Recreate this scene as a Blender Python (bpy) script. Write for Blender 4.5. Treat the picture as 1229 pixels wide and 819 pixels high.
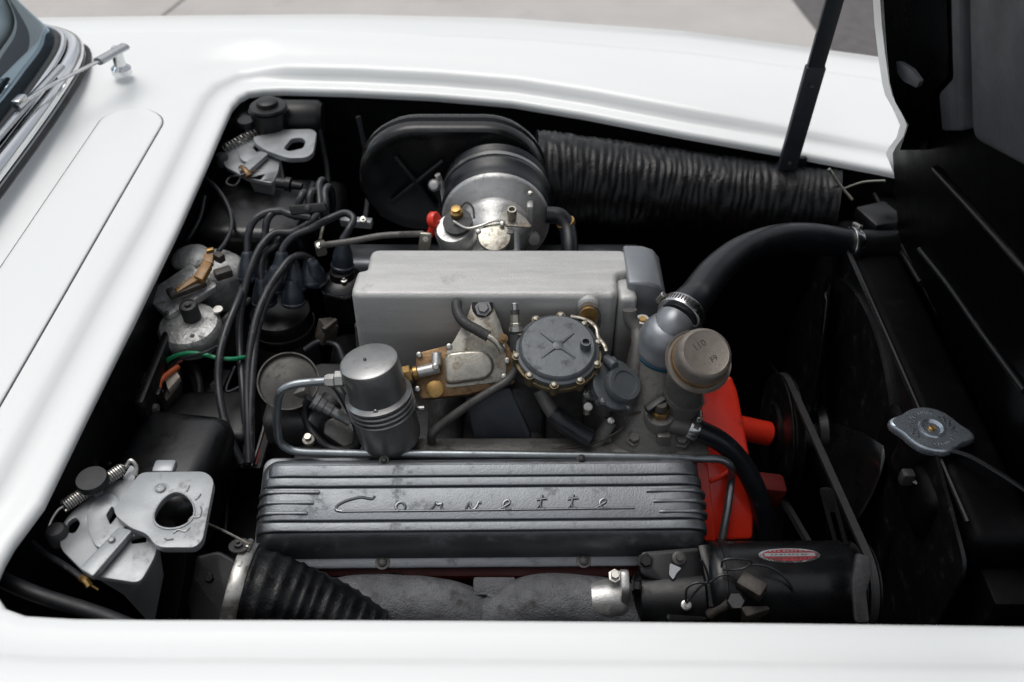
import bpy, bmesh, math, random
from mathutils import Vector, Matrix, noise
random.seed(7)
for o in list(bpy.data.objects): bpy.data.objects.remove(o)
scene = bpy.context.scene
R = math.radians
V = Vector

# ------------------------------------------------------------------ camera
PITCH = R(42.0)
CAM = V((.031, -.647, 1.626))
FOC = 1144.0                      # focal length in photograph pixels (1229 wide)
cd = bpy.data.cameras.new('camera'); cam = bpy.data.objects.new('camera', cd)
scene.collection.objects.link(cam)
cam.location = CAM; cam.rotation_euler = (R(90) - PITCH, 0, 0)
cd.sensor_width = 36; cd.lens = FOC / 1229 * 36
cd.clip_start = .02; cd.clip_end = 500
cd.dof.use_dof = True; cd.dof.focus_distance = 1.06; cd.dof.aperture_fstop = 5.0
scene.camera = cam

# ------------------------------------------------------------------ sky, sun, exposure
SUN_EL, SUN_AZ = R(73), R(-45)      # azimuth clockwise from +y: high, from the left and beyond the car
w = bpy.data.worlds.new('World'); scene.world = w; w.use_nodes = True
nt = w.node_tree; nt.nodes.clear()
sky = nt.nodes.new('ShaderNodeTexSky'); sky.sky_type = 'NISHITA'; sky.sun_disc = False
sky.sun_elevation = SUN_EL; sky.sun_rotation = SUN_AZ; sky.dust_density = 4.0; sky.air_density = 1.0
hs = nt.nodes.new('ShaderNodeHueSaturation'); hs.inputs['Saturation'].default_value = .42; hs.inputs['Value'].default_value = .82
hc_ = nt.nodes.new('ShaderNodeHueSaturation'); hc_.inputs['Saturation'].default_value = .12; hc_.inputs['Value'].default_value = 1.25
wtc = nt.nodes.new('ShaderNodeTexCoord'); wn = nt.nodes.new('ShaderNodeTexNoise'); wn.inputs['Scale'].default_value = 2.6; wn.inputs['Detail'].default_value = 7
wr = nt.nodes.new('ShaderNodeMapRange'); wr.inputs['From Min'].default_value = .40; wr.inputs['From Max'].default_value = .62
wm_ = nt.nodes.new('ShaderNodeMix'); wm_.data_type = 'RGBA'      # broken cloud cover over the whole sky
nt.links.new(wtc.outputs['Generated'], wn.inputs['Vector']); nt.links.new(wn.outputs['Fac'], wr.inputs['Value']); nt.links.new(wr.outputs[0], wm_.inputs['Factor'])
nt.links.new(sky.outputs[0], hc_.inputs['Color']); nt.links.new(hs.outputs[0], wm_.inputs['A']); nt.links.new(hc_.outputs[0], wm_.inputs['B'])
bg = nt.nodes.new('ShaderNodeBackground'); bg.inputs['Strength'].default_value = .15
wo = nt.nodes.new('ShaderNodeOutputWorld')
nt.links.new(sky.outputs[0], hs.inputs['Color']); nt.links.new(wm_.outputs['Result'], bg.inputs['Color'])
nt.links.new(bg.outputs[0], wo.inputs['Surface'])
sl = bpy.data.lights.new('sun', 'SUN'); sl.energy = .9; sl.angle = R(40); sl.color = (1, .97, .93)
so = bpy.data.objects.new('sun', sl); scene.collection.objects.link(so)
so.rotation_euler = V((math.sin(SUN_AZ) * math.cos(SUN_EL), math.cos(SUN_AZ) * math.cos(SUN_EL), math.sin(SUN_EL))).to_track_quat('Z', 'Y').to_euler()
scene.view_settings.view_transform = 'Standard'; scene.view_settings.look = 'None'
scene.view_settings.exposure = -0.04; scene.view_settings.gamma = 1
scene.view_settings.use_curve_mapping = False

# ------------------------------------------------------------------ helpers
FWD = V((0, math.cos(PITCH), -math.sin(PITCH))); UPV = V((0, math.sin(PITCH), math.cos(PITCH))); RT = V((1, 0, 0))
def ray(px, py): return FWD + RT * ((px - 614.5) / FOC) + UPV * ((409.5 - py) / FOC)
def Zp(px, py, z): r = ray(px, py); return CAM + r * ((z - CAM.z) / r.z)
def Yp(px, py, y): r = ray(px, py); return CAM + r * ((y - CAM.y) / r.y)
def Xp(px, py, x): r = ray(px, py); return CAM + r * ((x - CAM.x) / r.x)
def Pl(px, py, p0, n): r = ray(px, py); return CAM + r * ((p0 - CAM).dot(n) / r.dot(n))
def lerp(tab, x):
    if x <= tab[0][0]: a, b = tab[0], tab[1]
    elif x >= tab[-1][0]: a, b = tab[-2], tab[-1]
    else:
        for i in range(len(tab) - 1):
            if tab[i][0] <= x <= tab[i + 1][0]: a, b = tab[i], tab[i + 1]; break
    return a[1] + (b[1] - a[1]) * (x - a[0]) / (b[0] - a[0])

MATS = {}
def mat(name, col, metal=0, rough=.5, var=.12, ns=35, rvar=.12, bump=0, bs=300, dirt=None, damt=.0, ds=30, coat=0, bump2=0, bs2=60, spec=.5, bd=.001, streak=None):
    m = bpy.data.materials.new(name); m.use_nodes = True
    t = m.node_tree; n = t.nodes; L = t.links.new
    b = n['Principled BSDF']
    b.inputs['Metallic'].default_value = metal; b.inputs['Specular IOR Level'].default_value = spec
    b.inputs['Coat Weight'].default_value = coat; b.inputs['Coat Roughness'].default_value = .06
    tc = n.new('ShaderNodeTexCoord')
    no = n.new('ShaderNodeTexNoise'); no.inputs['Scale'].default_value = ns; no.inputs['Detail'].default_value = 6
    no.inputs['Roughness'].default_value = .65
    if streak:
        mp = n.new('ShaderNodeMapping'); mp.inputs['Scale'].default_value = streak; L(tc.outputs['Object'], mp.inputs['Vector']); L(mp.outputs[0], no.inputs['Vector'])
    else: L(tc.outputs['Object'], no.inputs['Vector'])
    def ramp(src, a, b2, lo=.3, hi=.7):
        r = n.new('ShaderNodeMapRange'); r.inputs['From Min'].default_value = lo; r.inputs['From Max'].default_value = hi
        r.inputs['To Min'].default_value = a; r.inputs['To Max'].default_value = b2
        L(src, r.inputs['Value']); return r.outputs[0]
    mx = n.new('ShaderNodeMix'); mx.data_type = 'RGBA'
    mx.inputs['A'].default_value = [c * (1 - var) for c in col] + [1]
    mx.inputs['B'].default_value = [min(1, c * (1 + var)) for c in col] + [1]
    L(ramp(no.outputs['Fac'], 0, 1), mx.inputs['Factor'])
    cout = mx.outputs['Result']; 
    n2 = n.new('ShaderNodeTexNoise'); n2.inputs['Scale'].default_value = ds; n2.inputs['Detail'].default_value = 9
    n2.inputs['Roughness'].default_value = .7
    L(tc.outputs['Object'], n2.inputs['Vector'])
    rv = ramp(n2.outputs['Fac'], max(.02, rough - rvar), min(1, rough + rvar))
    if dirt and damt > 0:
        f = ramp(n2.outputs['Fac'], 0, 1, .62 - damt * .3, .74 - damt * .22)
        m2 = n.new('ShaderNodeMix'); m2.data_type = 'RGBA'; m2.inputs['B'].default_value = list(dirt) + [1]
        fm = n.new('ShaderNodeMath'); fm.operation = 'MULTIPLY'; fm.inputs[1].default_value = .85
        L(f, fm.inputs[0]); L(fm.outputs[0], m2.inputs['Factor']); L(cout, m2.inputs['A']); cout = m2.outputs['Result']
        mm = n.new('ShaderNodeMath'); mm.operation = 'MULTIPLY_ADD'; mm.inputs[1].default_value = -metal * .8; mm.inputs[2].default_value = metal
        L(fm.outputs[0], mm.inputs[0]); L(mm.outputs[0], b.inputs['Metallic'])
        mr = n.new('ShaderNodeMath'); mr.operation = 'MULTIPLY_ADD'; mr.inputs[1].default_value = .25
        L(fm.outputs[0], mr.inputs[0]); L(rv, mr.inputs[2]); rv = mr.outputs[0]
    L(cout, b.inputs['Base Color']); L(rv, b.inputs['Roughness'])
    prev = None
    for amt, sc in ((bump, bs), (bump2, bs2)):
        if amt <= 0: continue
        nb = n.new('ShaderNodeTexNoise'); nb.inputs['Scale'].default_value = sc; nb.inputs['Detail'].default_value = 4
        L(tc.outputs['Object'], nb.inputs['Vector'])
        bp = n.new('ShaderNodeBump'); bp.inputs['Strength'].default_value = amt; bp.inputs['Distance'].default_value = bd
        L(nb.outputs['Fac'], bp.inputs['Height'])
        if prev: L(prev, bp.inputs['Normal'])
        prev = bp.outputs[0]
    if prev: L(prev, b.inputs['Normal'])
    MATS[name] = m
    return m
GR = (.03, .027, .024)
mat('white_paint', (.825, .845, .838), 0, .32, .004, 6, .0, coat=.25)
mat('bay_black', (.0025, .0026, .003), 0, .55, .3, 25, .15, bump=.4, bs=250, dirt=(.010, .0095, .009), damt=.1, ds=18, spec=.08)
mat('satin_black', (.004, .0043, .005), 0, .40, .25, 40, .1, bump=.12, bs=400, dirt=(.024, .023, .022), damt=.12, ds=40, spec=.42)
mat('gloss_black', (.005, .0053, .006), 0, .30, .2, 30, .08, bump=.1, bs=120, spec=.5)
mat('hood_black', (.002, .0021, .0024), 0, .42, .2, 12, .08, bump=.15, bs=120, spec=.05)
mat('joint', (.24, .23, .22), 0, .9)
mat('hood_liner', (.050, .055, .062), 0, .6, .25, 18, .1, bump=.3, bs=200, spec=.3)
mat('rubber', (.009, .0095, .011), 0, .46, .25, 60, .12, bump=.15, bs=600, spec=.4, dirt=(.035, .034, .032), damt=.12, ds=60)
mat('hose', (.008, .0095, .0125), 0, .36, .25, 60, .1, bump=.1, bs=500, dirt=(.06, .06, .062), damt=.08, ds=50)
mat('wire', (.022, .023, .027), 0, .38, .3, 60, .12, dirt=(.10, .10, .10), damt=.16, ds=90)
mat('fabric_duct', (.004, .0043, .005), 0, .36, .3, 90, .12, bump=.5, bs=350, bump2=.8, bs2=90, dirt=(.014, .014, .015), damt=.1, ds=90, spec=.32)
mat('plenum_silver', (.48, .48, .468), .25, .44, .13, 60, .12, streak=(.12, 1, 1), bump=.35, bs=600, bump2=.45, bs2=60, bd=.0015, dirt=(.29, .285, .275), damt=.18, ds=14)
mat('cover_aluminium', (.165, .176, .188), .8, .42, .14, 30, .1, bump=.25, bs=500, dirt=(.105, .112, .12), damt=.22, ds=30)
mat('letter_metal', (.20, .21, .222), .85, .34, .12, 60, .08)
mat('cast_aluminium', (.46, .46, .45), .75, .42, .16, 40, .12, bump=.3, bs=450, dirt=(.24, .23, .22), damt=.22, ds=60)
mat('dull_casting', (.135, .131, .123), .55, .55, .25, 45, .1, bump=.5, bs=300, dirt=(.05, .045, .04), damt=.4, ds=45)
mat('dark_casting', (.045, .045, .047), .3, .55, .3, 45, .1, bump=.5, bs=260, dirt=GR, damt=.4, ds=40)
mat('iron', (.115, .118, .125), .25, .6, .4, 30, .14, bump=.55, bs=520, bump2=.22, bs2=150, bd=.003, dirt=(.03, .029, .028), damt=.3, ds=35)
mat('cadmium', (.31, .325, .335), .45, .42, .10, 40, .1, bump=.15, bs=500, dirt=(.22, .22, .218), damt=.16, ds=35)
mat('motor_casting', (.44, .44, .43), .45, .42, .3, 90, .12, bump=.6, bs=300, bd=.002, dirt=(.09, .085, .08), damt=.30, ds=70)
mat('old_brass', (.15, .115, .060), .6, .45, .3, 70, .12, bump=.4, bs=300, dirt=(.06, .045, .03), damt=.4, ds=70)
mat('zinc', (.48, .47, .44), .9, .32, .2, 60, .12, dirt=(.12, .10, .08), damt=.2, ds=120)
mat('zinc_dull', (.36, .345, .30), .85, .36, .25, 50, .12, bump=.2, bs=400, dirt=(.13, .085, .04), damt=.42, ds=60)
mat('filter_steel', (.29, .29, .288), .85, .37, .18, 25, .1, bump=.1, bs=500, dirt=(.12, .115, .11), damt=.18, ds=30)
mat('steel_tube', (.27, .295, .31), .85, .36, .15, 50, .1, dirt=(.14, .14, .14), damt=.16, ds=60)
mat('dark_tube', (.075, .073, .07), .5, .5, .25, 60, .1, dirt=(.03, .03, .03), damt=.25, ds=80)
mat('chrome', (.75, .76, .77), 1, .07, .03, 20, .03)
mat('chrome_cap', (.44, .49, .54), .8, .26, .12, 60, .08, bump=.1, bs=300)
mat('clamp_steel', (.52, .53, .53), 1, .24, .08, 90, .08, dirt=(.15, .14, .13), damt=.1, ds=100)
mat('rust_brass', (.22, .135, .065), .55, .48, .35, 70, .12, bump=.5, bs=300, dirt=(.12, .055, .02), damt=.38, ds=55)
mat('brass', (.40, .25, .09), .85, .38, .25, 90, .1, dirt=(.10, .06, .03), damt=.3, ds=90)
mat('red_paint', (.76, .036, .015), 0, .32, .1, 20, .06, coat=.2, dirt=(.30, .02, .015), damt=.06, ds=60)
mat('dark_red', (.11, .010, .008), 0, .5, .25, 40, .08)
mat('oil_cap', (.225, .20, .175), .55, .52, .16, 60, .08, bump=.25, bs=350, dirt=(.12, .105, .09), damt=.25, ds=60)
mat('boot_blue', (.020, .026, .036), 0, .36, .3, 60, .1, dirt=(.06, .065, .075), damt=.18, ds=80)
mat('blue_grey', (.092, .102, .112), .25, .42, .15, 40, .08, bump=.2, bs=500, dirt=(.045, .046, .045), damt=.26, ds=50)
mat('slate_paint', (.23, .243, .26), .5, .38, .1, 30, .08, bump=.1, bs=500)
mat('slate_dark', (.03, .036, .044), .1, .5, .25, 30, .1, dirt=(.06, .06, .06), damt=.16, ds=60)
mat('dash_blue', (.13, .17, .19), 0, .5, .2, 6, .1)
mat('gasket_blue', (.02, .075, .12), 0, .5)
mat('amber', (.28, .145, .04), 0, .36, .2, 80, .1, dirt=(.10, .06, .02), damt=.2, ds=120)
mat('cream', (.50, .44, .37), 0, .5, .15, 120, .1, dirt=(.14, .08, .06), damt=.25, ds=200)
mat('orange', (.50, .10, .025), 0, .45)
mat('green', (.015, .22, .10), 0, .40)
mat('brown_plastic', (.045, .038, .032), .1, .55, .3, 90, .1, bump=.4, bs=400, dirt=(.09, .075, .06), damt=.3, ds=90)
mat('belt', (.022, .0225, .023), 0, .6, .2, 90, .1, bump=.3, bs=500)
mat('plate_red', (.26, .035, .045), .3, .4)
mat('grey_disc', (.055, .052, .047), .4, .5, .25, 50, .1, dirt=(.03, .027, .022), damt=.3, ds=60)
mat('mesh_tan', (.10, .07, .04), .2, .6, .4, 120, .1, bump=.6, bs=200)
mat('ink', (.05, .042, .036), .2, .6)
mat('concrete', (.47, .45, .43), 0, .85, .08, 3, .05, bump=.4, bs=60, dirt=(.40, .38, .36), damt=.2, ds=2)
mat('asphalt', (.115, .108, .108), 0, .85, .2, 20, .05, bump=.6, bs=120)
def glass():
    m = bpy.data.materials.new('windshield_glass'); m.use_nodes = True
    n = m.node_tree.nodes; L = m.node_tree.links.new; n.clear()
    tr = n.new('ShaderNodeBsdfTransparent'); tr.inputs['Color'].default_value = (.92, .965, .97, 1)
    gl = n.new('ShaderNodeBsdfGlossy'); gl.inputs['Roughness'].default_value = .015; gl.inputs['Color'].default_value = (.70, .88, 1, 1)
    fr_ = n.new('ShaderNodeFresnel'); fr_.inputs['IOR'].default_value = 4.2
    mx = n.new('ShaderNodeMixShader'); o = n.new('ShaderNodeOutputMaterial')
    L(fr_.outputs[0], mx.inputs[0]); L(tr.outputs[0], mx.inputs[1]); L(gl.outputs[0], mx.inputs[2]); L(mx.outputs[0], o.inputs['Surface'])
    MATS['glass'] = m
glass()

# ---- objects
def wl(o):
    p = V((0, 0, 0))
    while o: p = p + o.location; o = o.parent
    return p
def obj(name, bm, m, parent=None, smooth=38, origin=None):
    """link a bmesh given in world coordinates as one mesh object with its origin at its own centre"""
    bmesh.ops.recalc_face_normals(bm, faces=bm.faces)
    lo = V([min(v.co[i] for v in bm.verts) for i in range(3)]); hi = V([max(v.co[i] for v in bm.verts) for i in range(3)])
    c = origin if origin is not None else V(((lo.x + hi.x) / 2, (lo.y + hi.y) / 2, lo.z))
    bmesh.ops.translate(bm, verts=bm.verts, vec=-c)
    me = bpy.data.meshes.new(name); bm.to_mesh(me); bm.free()
    me.polygons.foreach_set('use_smooth', [True] * len(me.polygons))
    me.set_sharp_from_angle(angle=R(smooth))
    me.materials.append(MATS[m])
    o = bpy.data.objects.new(name, me); scene.collection.objects.link(o)
    o.parent = parent; o.location = c - (wl(parent) if parent else V((0, 0, 0)))
    return o
def tag(o, label, cat, group=None):
    o['label'] = label; o['category'] = cat
    if group: o['group'] = group
    return o
def thing(name, label, cat, loc, group=None):
    o = bpy.data.objects.new(name, None); scene.collection.objects.link(o)
    o.empty_display_size = .02; o.location = V(loc); tag(o, label, cat, group); return o
def inst(name, me, loc, n, size, m, parent, spin=0):
    o = bpy.data.objects.new(name, me); scene.collection.objects.link(o)
    o.parent = parent; o.location = V(loc) - (wl(parent) if parent else V((0, 0, 0)))
    M = basis(V(n)) @ Matrix.Rotation(spin, 3, 'Z')
    o.rotation_euler = M.to_euler(); o.scale = size if hasattr(size, '__len__') else (size,) * 3
    if m:
        if not me.materials: me.materials.append(None)
        o.material_slots[0].link = 'OBJECT'; o.material_slots[0].material = MATS[m]
    return o
def basis(n, up=None):
    n = n.normalized(); up = up or V((1, 0, 0))
    if abs(n.dot(up)) > .95: up = V((0, 1, 0))
    u = (up - n * up.dot(n)).normalized(); v = n.cross(u)
    return Matrix((u, v, n)).transposed()

# ---- shapes
def catmull(pts, k=8):
    if len(pts) < 3: return [pts[0].lerp(pts[-1], i / 2) for i in range(3)]
    P = [pts[0] * 2 - pts[1]] + list(pts) + [pts[-1] * 2 - pts[-2]]; out = []
    for i in range(1, len(P) - 2):
        a, b, c, d = P[i - 1], P[i], P[i + 1], P[i + 2]
        # centripetal parametrisation keeps bends clean
        t0 = 0; t1 = t0 + max(1e-6, (b - a).length) ** .5; t2 = t1 + max(1e-6, (c - b).length) ** .5; t3 = t2 + max(1e-6, (d - c).length) ** .5
        for j in range(k):
            t = t1 + (t2 - t1) * j / k
            A1 = a * ((t1 - t) / (t1 - t0)) + b * ((t - t0) / (t1 - t0)); A2 = b * ((t2 - t) / (t2 - t1)) + c * ((t - t1) / (t2 - t1)); A3 = c * ((t3 - t) / (t3 - t2)) + d * ((t - t2) / (t3 - t2))
            B1 = A1 * ((t2 - t) / (t2 - t0)) + A2 * ((t - t0) / (t2 - t0)); B2 = A2 * ((t3 - t) / (t3 - t1)) + A3 * ((t - t1) / (t3 - t1))
            out.append(B1 * ((t2 - t) / (t2 - t1)) + B2 * ((t - t1) / (t2 - t1)))
    return out + [pts[-1].copy()]
def resample(p, step):
    out = [p[0].copy()]; acc = 0
    for i in range(1, len(p)):
        a, b = p[i - 1], p[i]; L = (b - a).length; s = step - acc
        while s <= L and L > 0: out.append(a.lerp(b, s / L)); s += step
        acc = (acc + L) % step if L else acc
    out.append(p[-1].copy()); return out
def tube(pts, r, seg=12, k=8, bm=None, step=None, flat=1.0, flatn=None):
    """sweep a circle along pts; r a number or r(s, theta, length)"""
    bm = bm or bmesh.new()
    p = catmull([V(q) for q in pts], k) if k else [V(q) for q in pts]
    if step: p = resample(p, step)
    p = [q for i, q in enumerate(p) if i == 0 or (q - p[i - 1]).length > 1e-5]
    T = [(p[min(i + 1, len(p) - 1)] - p[max(i - 1, 0)]).normalized() for i in range(len(p))]
    u = T[0].orthogonal().normalized() if flatn is None else (flatn - T[0] * flatn.dot(T[0])).normalized()
    s = 0; tot = sum((p[i] - p[i - 1]).length for i in range(1, len(p))); rings = []
    for i in range(len(p)):
        if i: s += (p[i] - p[i - 1]).length
        u = (u - T[i] * u.dot(T[i])).normalized(); v = T[i].cross(u); ring = []
        for j in range(seg):
            th = 2 * math.pi * j / seg
            rr = r(s, th, tot) if callable(r) else r
            ring.append(bm.verts.new(p[i] + (u * math.cos(th) * flat + v * math.sin(th)) * rr))
        rings.append(ring)
    for a, b in zip(rings, rings[1:]):
        for j in range(seg): bm.faces.new((a[j], a[(j + 1) % seg], b[(j + 1) % seg], b[j]))
    bm.faces.new(rings[0][::-1]); bm.faces.new(rings[-1])
    return bm
def lathe(prof, base, axis, seg=32, bm=None, ecc=1.0):
    """prof: (radius, height) pairs along axis from base"""
    bm = bm or bmesh.new(); M = basis(V(axis)); base = V(base); rings = []
    for r, h in prof:
        rings.append([bm.verts.new(base + M @ V((math.cos(2 * math.pi * j / seg) * r, math.sin(2 * math.pi * j / seg) * r * ecc, h))) for j in range(seg)] if r > 1e-6 else [bm.verts.new(base + M @ V((0, 0, h)))])
    for a, b in zip(rings, rings[1:]):
        for j in range(seg):
            q = (j + 1) % seg
            if len(a) == 1 and len(b) == 1: continue
            if len(a) == 1: bm.faces.new((a[0], b[q], b[j]))
            elif len(b) == 1: bm.faces.new((a[j], a[q], b[0]))
            else: bm.faces.new((a[j], a[q], b[q], b[j]))
    if len(rings[0]) > 1: bm.faces.new(rings[0][::-1])
    if len(rings[-1]) > 1: bm.faces.new(rings[-1])
    return bm
def bevel(bm, off, seg=2, ang=40, clamp_=True):
    if off <= 0: return bm
    E = [e for e in bm.edges if len(e.link_faces) == 2 and e.calc_face_angle(0) > R(ang)]
    if E: bmesh.ops.bevel(bm, geom=E, offset=off, segments=seg, profile=.5, affect='EDGES', clamp_overlap=clamp_)
    return bm
def merge(a, b):
    me = bpy.data.meshes.new('tmp'); b.to_mesh(me); b.free(); a.from_mesh(me); bpy.data.meshes.remove(me); return a
def box(c, size, M=None, bv=0, seg=2):
    bm = bmesh.new(); bmesh.ops.create_cube(bm, size=1)
    for v in bm.verts: v.co = V([v.co[i] * size[i] for i in range(3)])
    bmesh.ops.recalc_face_normals(bm, faces=bm.faces); bevel(bm, bv, seg)
    for v in bm.verts: v.co = V(c) + ((M @ v.co) if M else v.co)
    return bm
def rnd(pts, r, seg=4):
    out = []; n = len(pts)
    for i in range(n):
        a, b, c = pts[i - 1], pts[i], pts[(i + 1) % n]
        d1 = (a - b); d2 = (c - b); q = min(r, d1.length * .45, d2.length * .45)
        s = b + d1.normalized() * q; e = b + d2.normalized() * q
        for j in range(seg + 1):
            t = j / seg; out.append(s * (1 - t) ** 2 + b * 2 * t * (1 - t) + e * t * t)
    return out
def plate(pts, n, thick, holes=(), bv=0, seg=2, clamp_=True):
    """outline (world points lying in a plane) extruded by thick against its normal n, with holes"""
    bm = bmesh.new(); ed = []
    for lp in [pts] + list(holes):
        vs = [bm.verts.new(p) for p in lp]
        ed += [bm.edges.new((vs[i], vs[(i + 1) % len(vs)])) for i in range(len(vs))]
    if holes:
        bmesh.ops.triangle_fill(bm, edges=ed, use_beauty=True, use_dissolve=False)
    else:
        bm.faces.new(bm.verts[:])
    fs = bm.faces[:]; be = [(e.verts[0], e.verts[1]) for e in bm.edges if len(e.link_faces) == 1]
    off = -n.normalized() * thick; dup = {v: bm.verts.new(v.co + off) for v in bm.verts[:]}
    for f in fs: bm.faces.new([dup[v] for v in reversed(f.verts)])
    for a, b in be: bm.faces.new((a, b, dup[b], dup[a]))
    bmesh.ops.recalc_face_normals(bm, faces=bm.faces)
    return bevel(bm, bv, seg, 50, clamp_)
def loft(loops, close=True, cap0=False, cap1=False, bm=None):
    bm = bm or bmesh.new(); rg = [[bm.verts.new(p) for p in lp] for lp in loops]; n = len(loops[0])
    for a, b in zip(rg, rg[1:]):
        for j in range(n if close else n - 1):
            q = (j + 1) % n; bm.faces.new((a[j], a[q], b[q], b[j]))
    if cap0: bm.faces.new(rg[0][::-1])
    if cap1: bm.faces.new(rg[-1])
    return bm
def pix(poly, p0, n): return [Pl(x, y, V(p0), V(n)) for x, y in poly]
def ell(c, ru, rv, n, up=None, k=24, rot=0):
    M = basis(V(n), up); return [V(c) + M @ V((ru * math.cos(rot) * math.cos(a) - rv * math.sin(rot) * math.sin(a), ru * math.sin(rot) * math.cos(a) + rv * math.cos(rot) * math.sin(a), 0)) for a in [2 * math.pi * i / k for i in range(k)]]
def cyl(a, b, r, seg=24, bv=.001):
    a, b = V(a), V(b); L = (b - a).length
    return lathe([(0, 0), (r - bv, 0), (r, bv), (r, L - bv), (r - bv, L), (0, L)], a, b - a, seg)
UNIT = {}
def unit(kind):
    """unit fasteners, radius 1, axis z, shared by all"""
    if kind in UNIT: return UNIT[kind]
    bm = bmesh.new()
    if kind == 'hex':
        lathe([(0, -.3), (1.45, -.3), (1.45, 0), (1.0, .02), (1.0, .75), (.85, .9), (0, .9)], (0, 0, 0), (0, 0, 1), 6, bm)
    elif kind == 'pan':
        lathe([(0, -.3), (1.0, -.3), (1.0, .25), (.85, .5), (.5, .65), (0, .7)], (0, 0, 0), (0, 0, 1), 14, bm)
        merge(bm, box((0, 0, .66), (1.5, .22, .12)))
    elif kind == 'phillips':
        lathe([(0, -.3), (1.55, -.3), (1.55, 0), (1.0, .05), (1.0, .4), (.7, .6), (0, .64)], (0, 0, 0), (0, 0, 1), 16, bm)
        merge(bm, box((0, 0, .6), (1.1, .22, .14))); merge(bm, box((0, 0, .6), (.22, 1.1, .15)))
    elif kind == 'nut':
        lathe([(0, 0), (1.0, 0), (1.0, .7), (.75, .8), (.45, .8), (.45, 1.4), (0, 1.4)], (0, 0, 0), (0, 0, 1), 12, bm)
    bmesh.ops.recalc_face_normals(bm, faces=bm.faces)
    me = bpy.data.meshes.new('fastener_' + kind); bm.to_mesh(me); bm.free()
    me.polygons.foreach_set('use_smooth', [True] * len(me.polygons)); me.set_sharp_from_angle(angle=R(35))
    UNIT[kind] = me; return me
def bolt(parent, loc, n, r, kind='hex', m='zinc', name=None):
    return inst(name or ('screw' if kind in ('pan', 'phillips') else 'bolt'), unit(kind), loc, n, r, m, parent, random.uniform(0, 3))
def text(name, s, loc, n, up, size, m, parent, depth=.0003, bold=0):
    c = bpy.data.curves.new('txt', 'FONT'); c.body = s; c.size = size; c.extrude = depth; c.align_x = 'CENTER'; c.align_y = 'CENTER'; c.offset = bold
    t = bpy.data.objects.new('txt', c); scene.collection.objects.link(t)
    bpy.context.view_layer.update()
    me = bpy.data.meshes.new_from_object(t.evaluated_get(bpy.context.evaluated_depsgraph_get()))
    bpy.data.objects.remove(t); bpy.data.curves.remove(c)
    bm = bmesh.new(); bm.from_mesh(me); bpy.data.meshes.remove(me)
    n = V(n).normalized(); up = (V(up) - n * V(up).dot(n)).normalized(); u = up.cross(n)
    M = Matrix((u, up, n)).transposed()
    for v in bm.verts: v.co = V(loc) + M @ v.co
    return obj(name, bm, m, parent, 30)
def clamp(parent, c, axis, r, w, screw_dir, m='clamp_steel', name='hose_clamp', slots=0):
    axis = V(axis).normalized()
    b = lathe([(r - .001, -w / 2), (r + .0008, -w / 2), (r + .0015, -w / 2 + .001), (r + .0015, w / 2 - .001), (r + .0008, w / 2), (r - .001, w / 2)], c, axis, 40)
    o = obj(name, b, m, parent)
    sd = V(screw_dir); sd = (sd - axis * sd.dot(axis)).normalized(); tdir = axis.cross(sd)
    p = V(c) + sd * (r + .004)
    obj('worm_screw', cyl(p - tdir * .009, p + tdir * .009, .0035, 12), 'zinc', o)
    if slots:
        for i in range(slots):
            a = (i - slots / 2) * .13 + .9
            d = sd * math.cos(a) + tdir * math.sin(a); q = V(c) + d * (r + .0012)
            M = Matrix((d.cross(axis), axis, d)).transposed()
            obj('slot', box(q, (.0016, w * .55, .0012), M), 'ink', o)
    return o

# ================================================================== setting
def struct(name, bm, m):
    o = obj(name, bm, m); o['kind'] = 'structure'; return o
struct('driveway', loft([[V((-60, -60, 0)), V((60, -60, 0))], [V((-60, 60, 0)), V((60, 60, 0))]], close=False), 'concrete')
a0, a1 = Zp(950, -2, .004), Zp(1003, 66, .004)
dd = (a0 - a1).normalized(); pp = V((dd.y, -dd.x, 0)); pp = pp if pp.x > 0 else -pp
q0, q1 = a0 + dd * 30, a1 - dd * 2.2
struct('road', loft([[q1, q0], [q1 + pp * 8, q0 + pp * 8]], close=False), 'asphalt')
j0, j1 = Zp(203, 12, .004), Zp(222, -3, .004); jd = (j1 - j0).normalized(); jn = V((jd.y, -jd.x, 0)) * .005
j0 = j0 - jd * 3; j1 = j1 + jd * 9
struct('driveway_joint', loft([[j0 - jn, j1 - jn], [j0 + jn, j1 + jn]], close=False), 'joint')

# ================================================================== the car
car = thing('car', 'white painted classic sports car with its hood opened over the engine bay', 'car', (0, .24, 0))
LIPF = [(290, 108), (340, 106), (420, 108), (520, 113), (614, 121), (700, 135), (820, 158), (950, 181), (1050, 200), (1180, 226), (1300, 255)]
CROWN = [(0, 40), (160, 38), (300, 36), (410, 38), (614, 46), (820, 63), (933, 78), (1053, 95), (1180, 115), (1300, 138)]
EDGE = [(0, 22), (200, 19), (410, 17), (614, 22), (820, 37), (1053, 68), (1180, 87), (1300, 108)]
def drop(px): return .02 * max(0, (px - 614) / 450) ** 2
st = []   # stations: lip point, crown, edge
for px in (1300, 1180, 1100, 1050, 1000, 950, 900, 860, 820, 780, 740, 700, 660, 614, 570, 520, 470, 420, 380, 340, 315):
    st.append((Zp(px, lerp(LIPF, px), .92 - drop(px)), Zp(px, lerp(CROWN, px), .957 - drop(px)), Zp(px, lerp(EDGE, px), .93 - drop(px))))
for (x, y), cx in (((298, 109), 280), ((287, 115), 215), ((278, 125), 130), ((271, 140), 20)):
    st.append((Zp(x, y, .92), Zp(cx, lerp(CROWN, cx), .957), Zp(cx, lerp(EDGE, cx), .93)))
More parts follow.
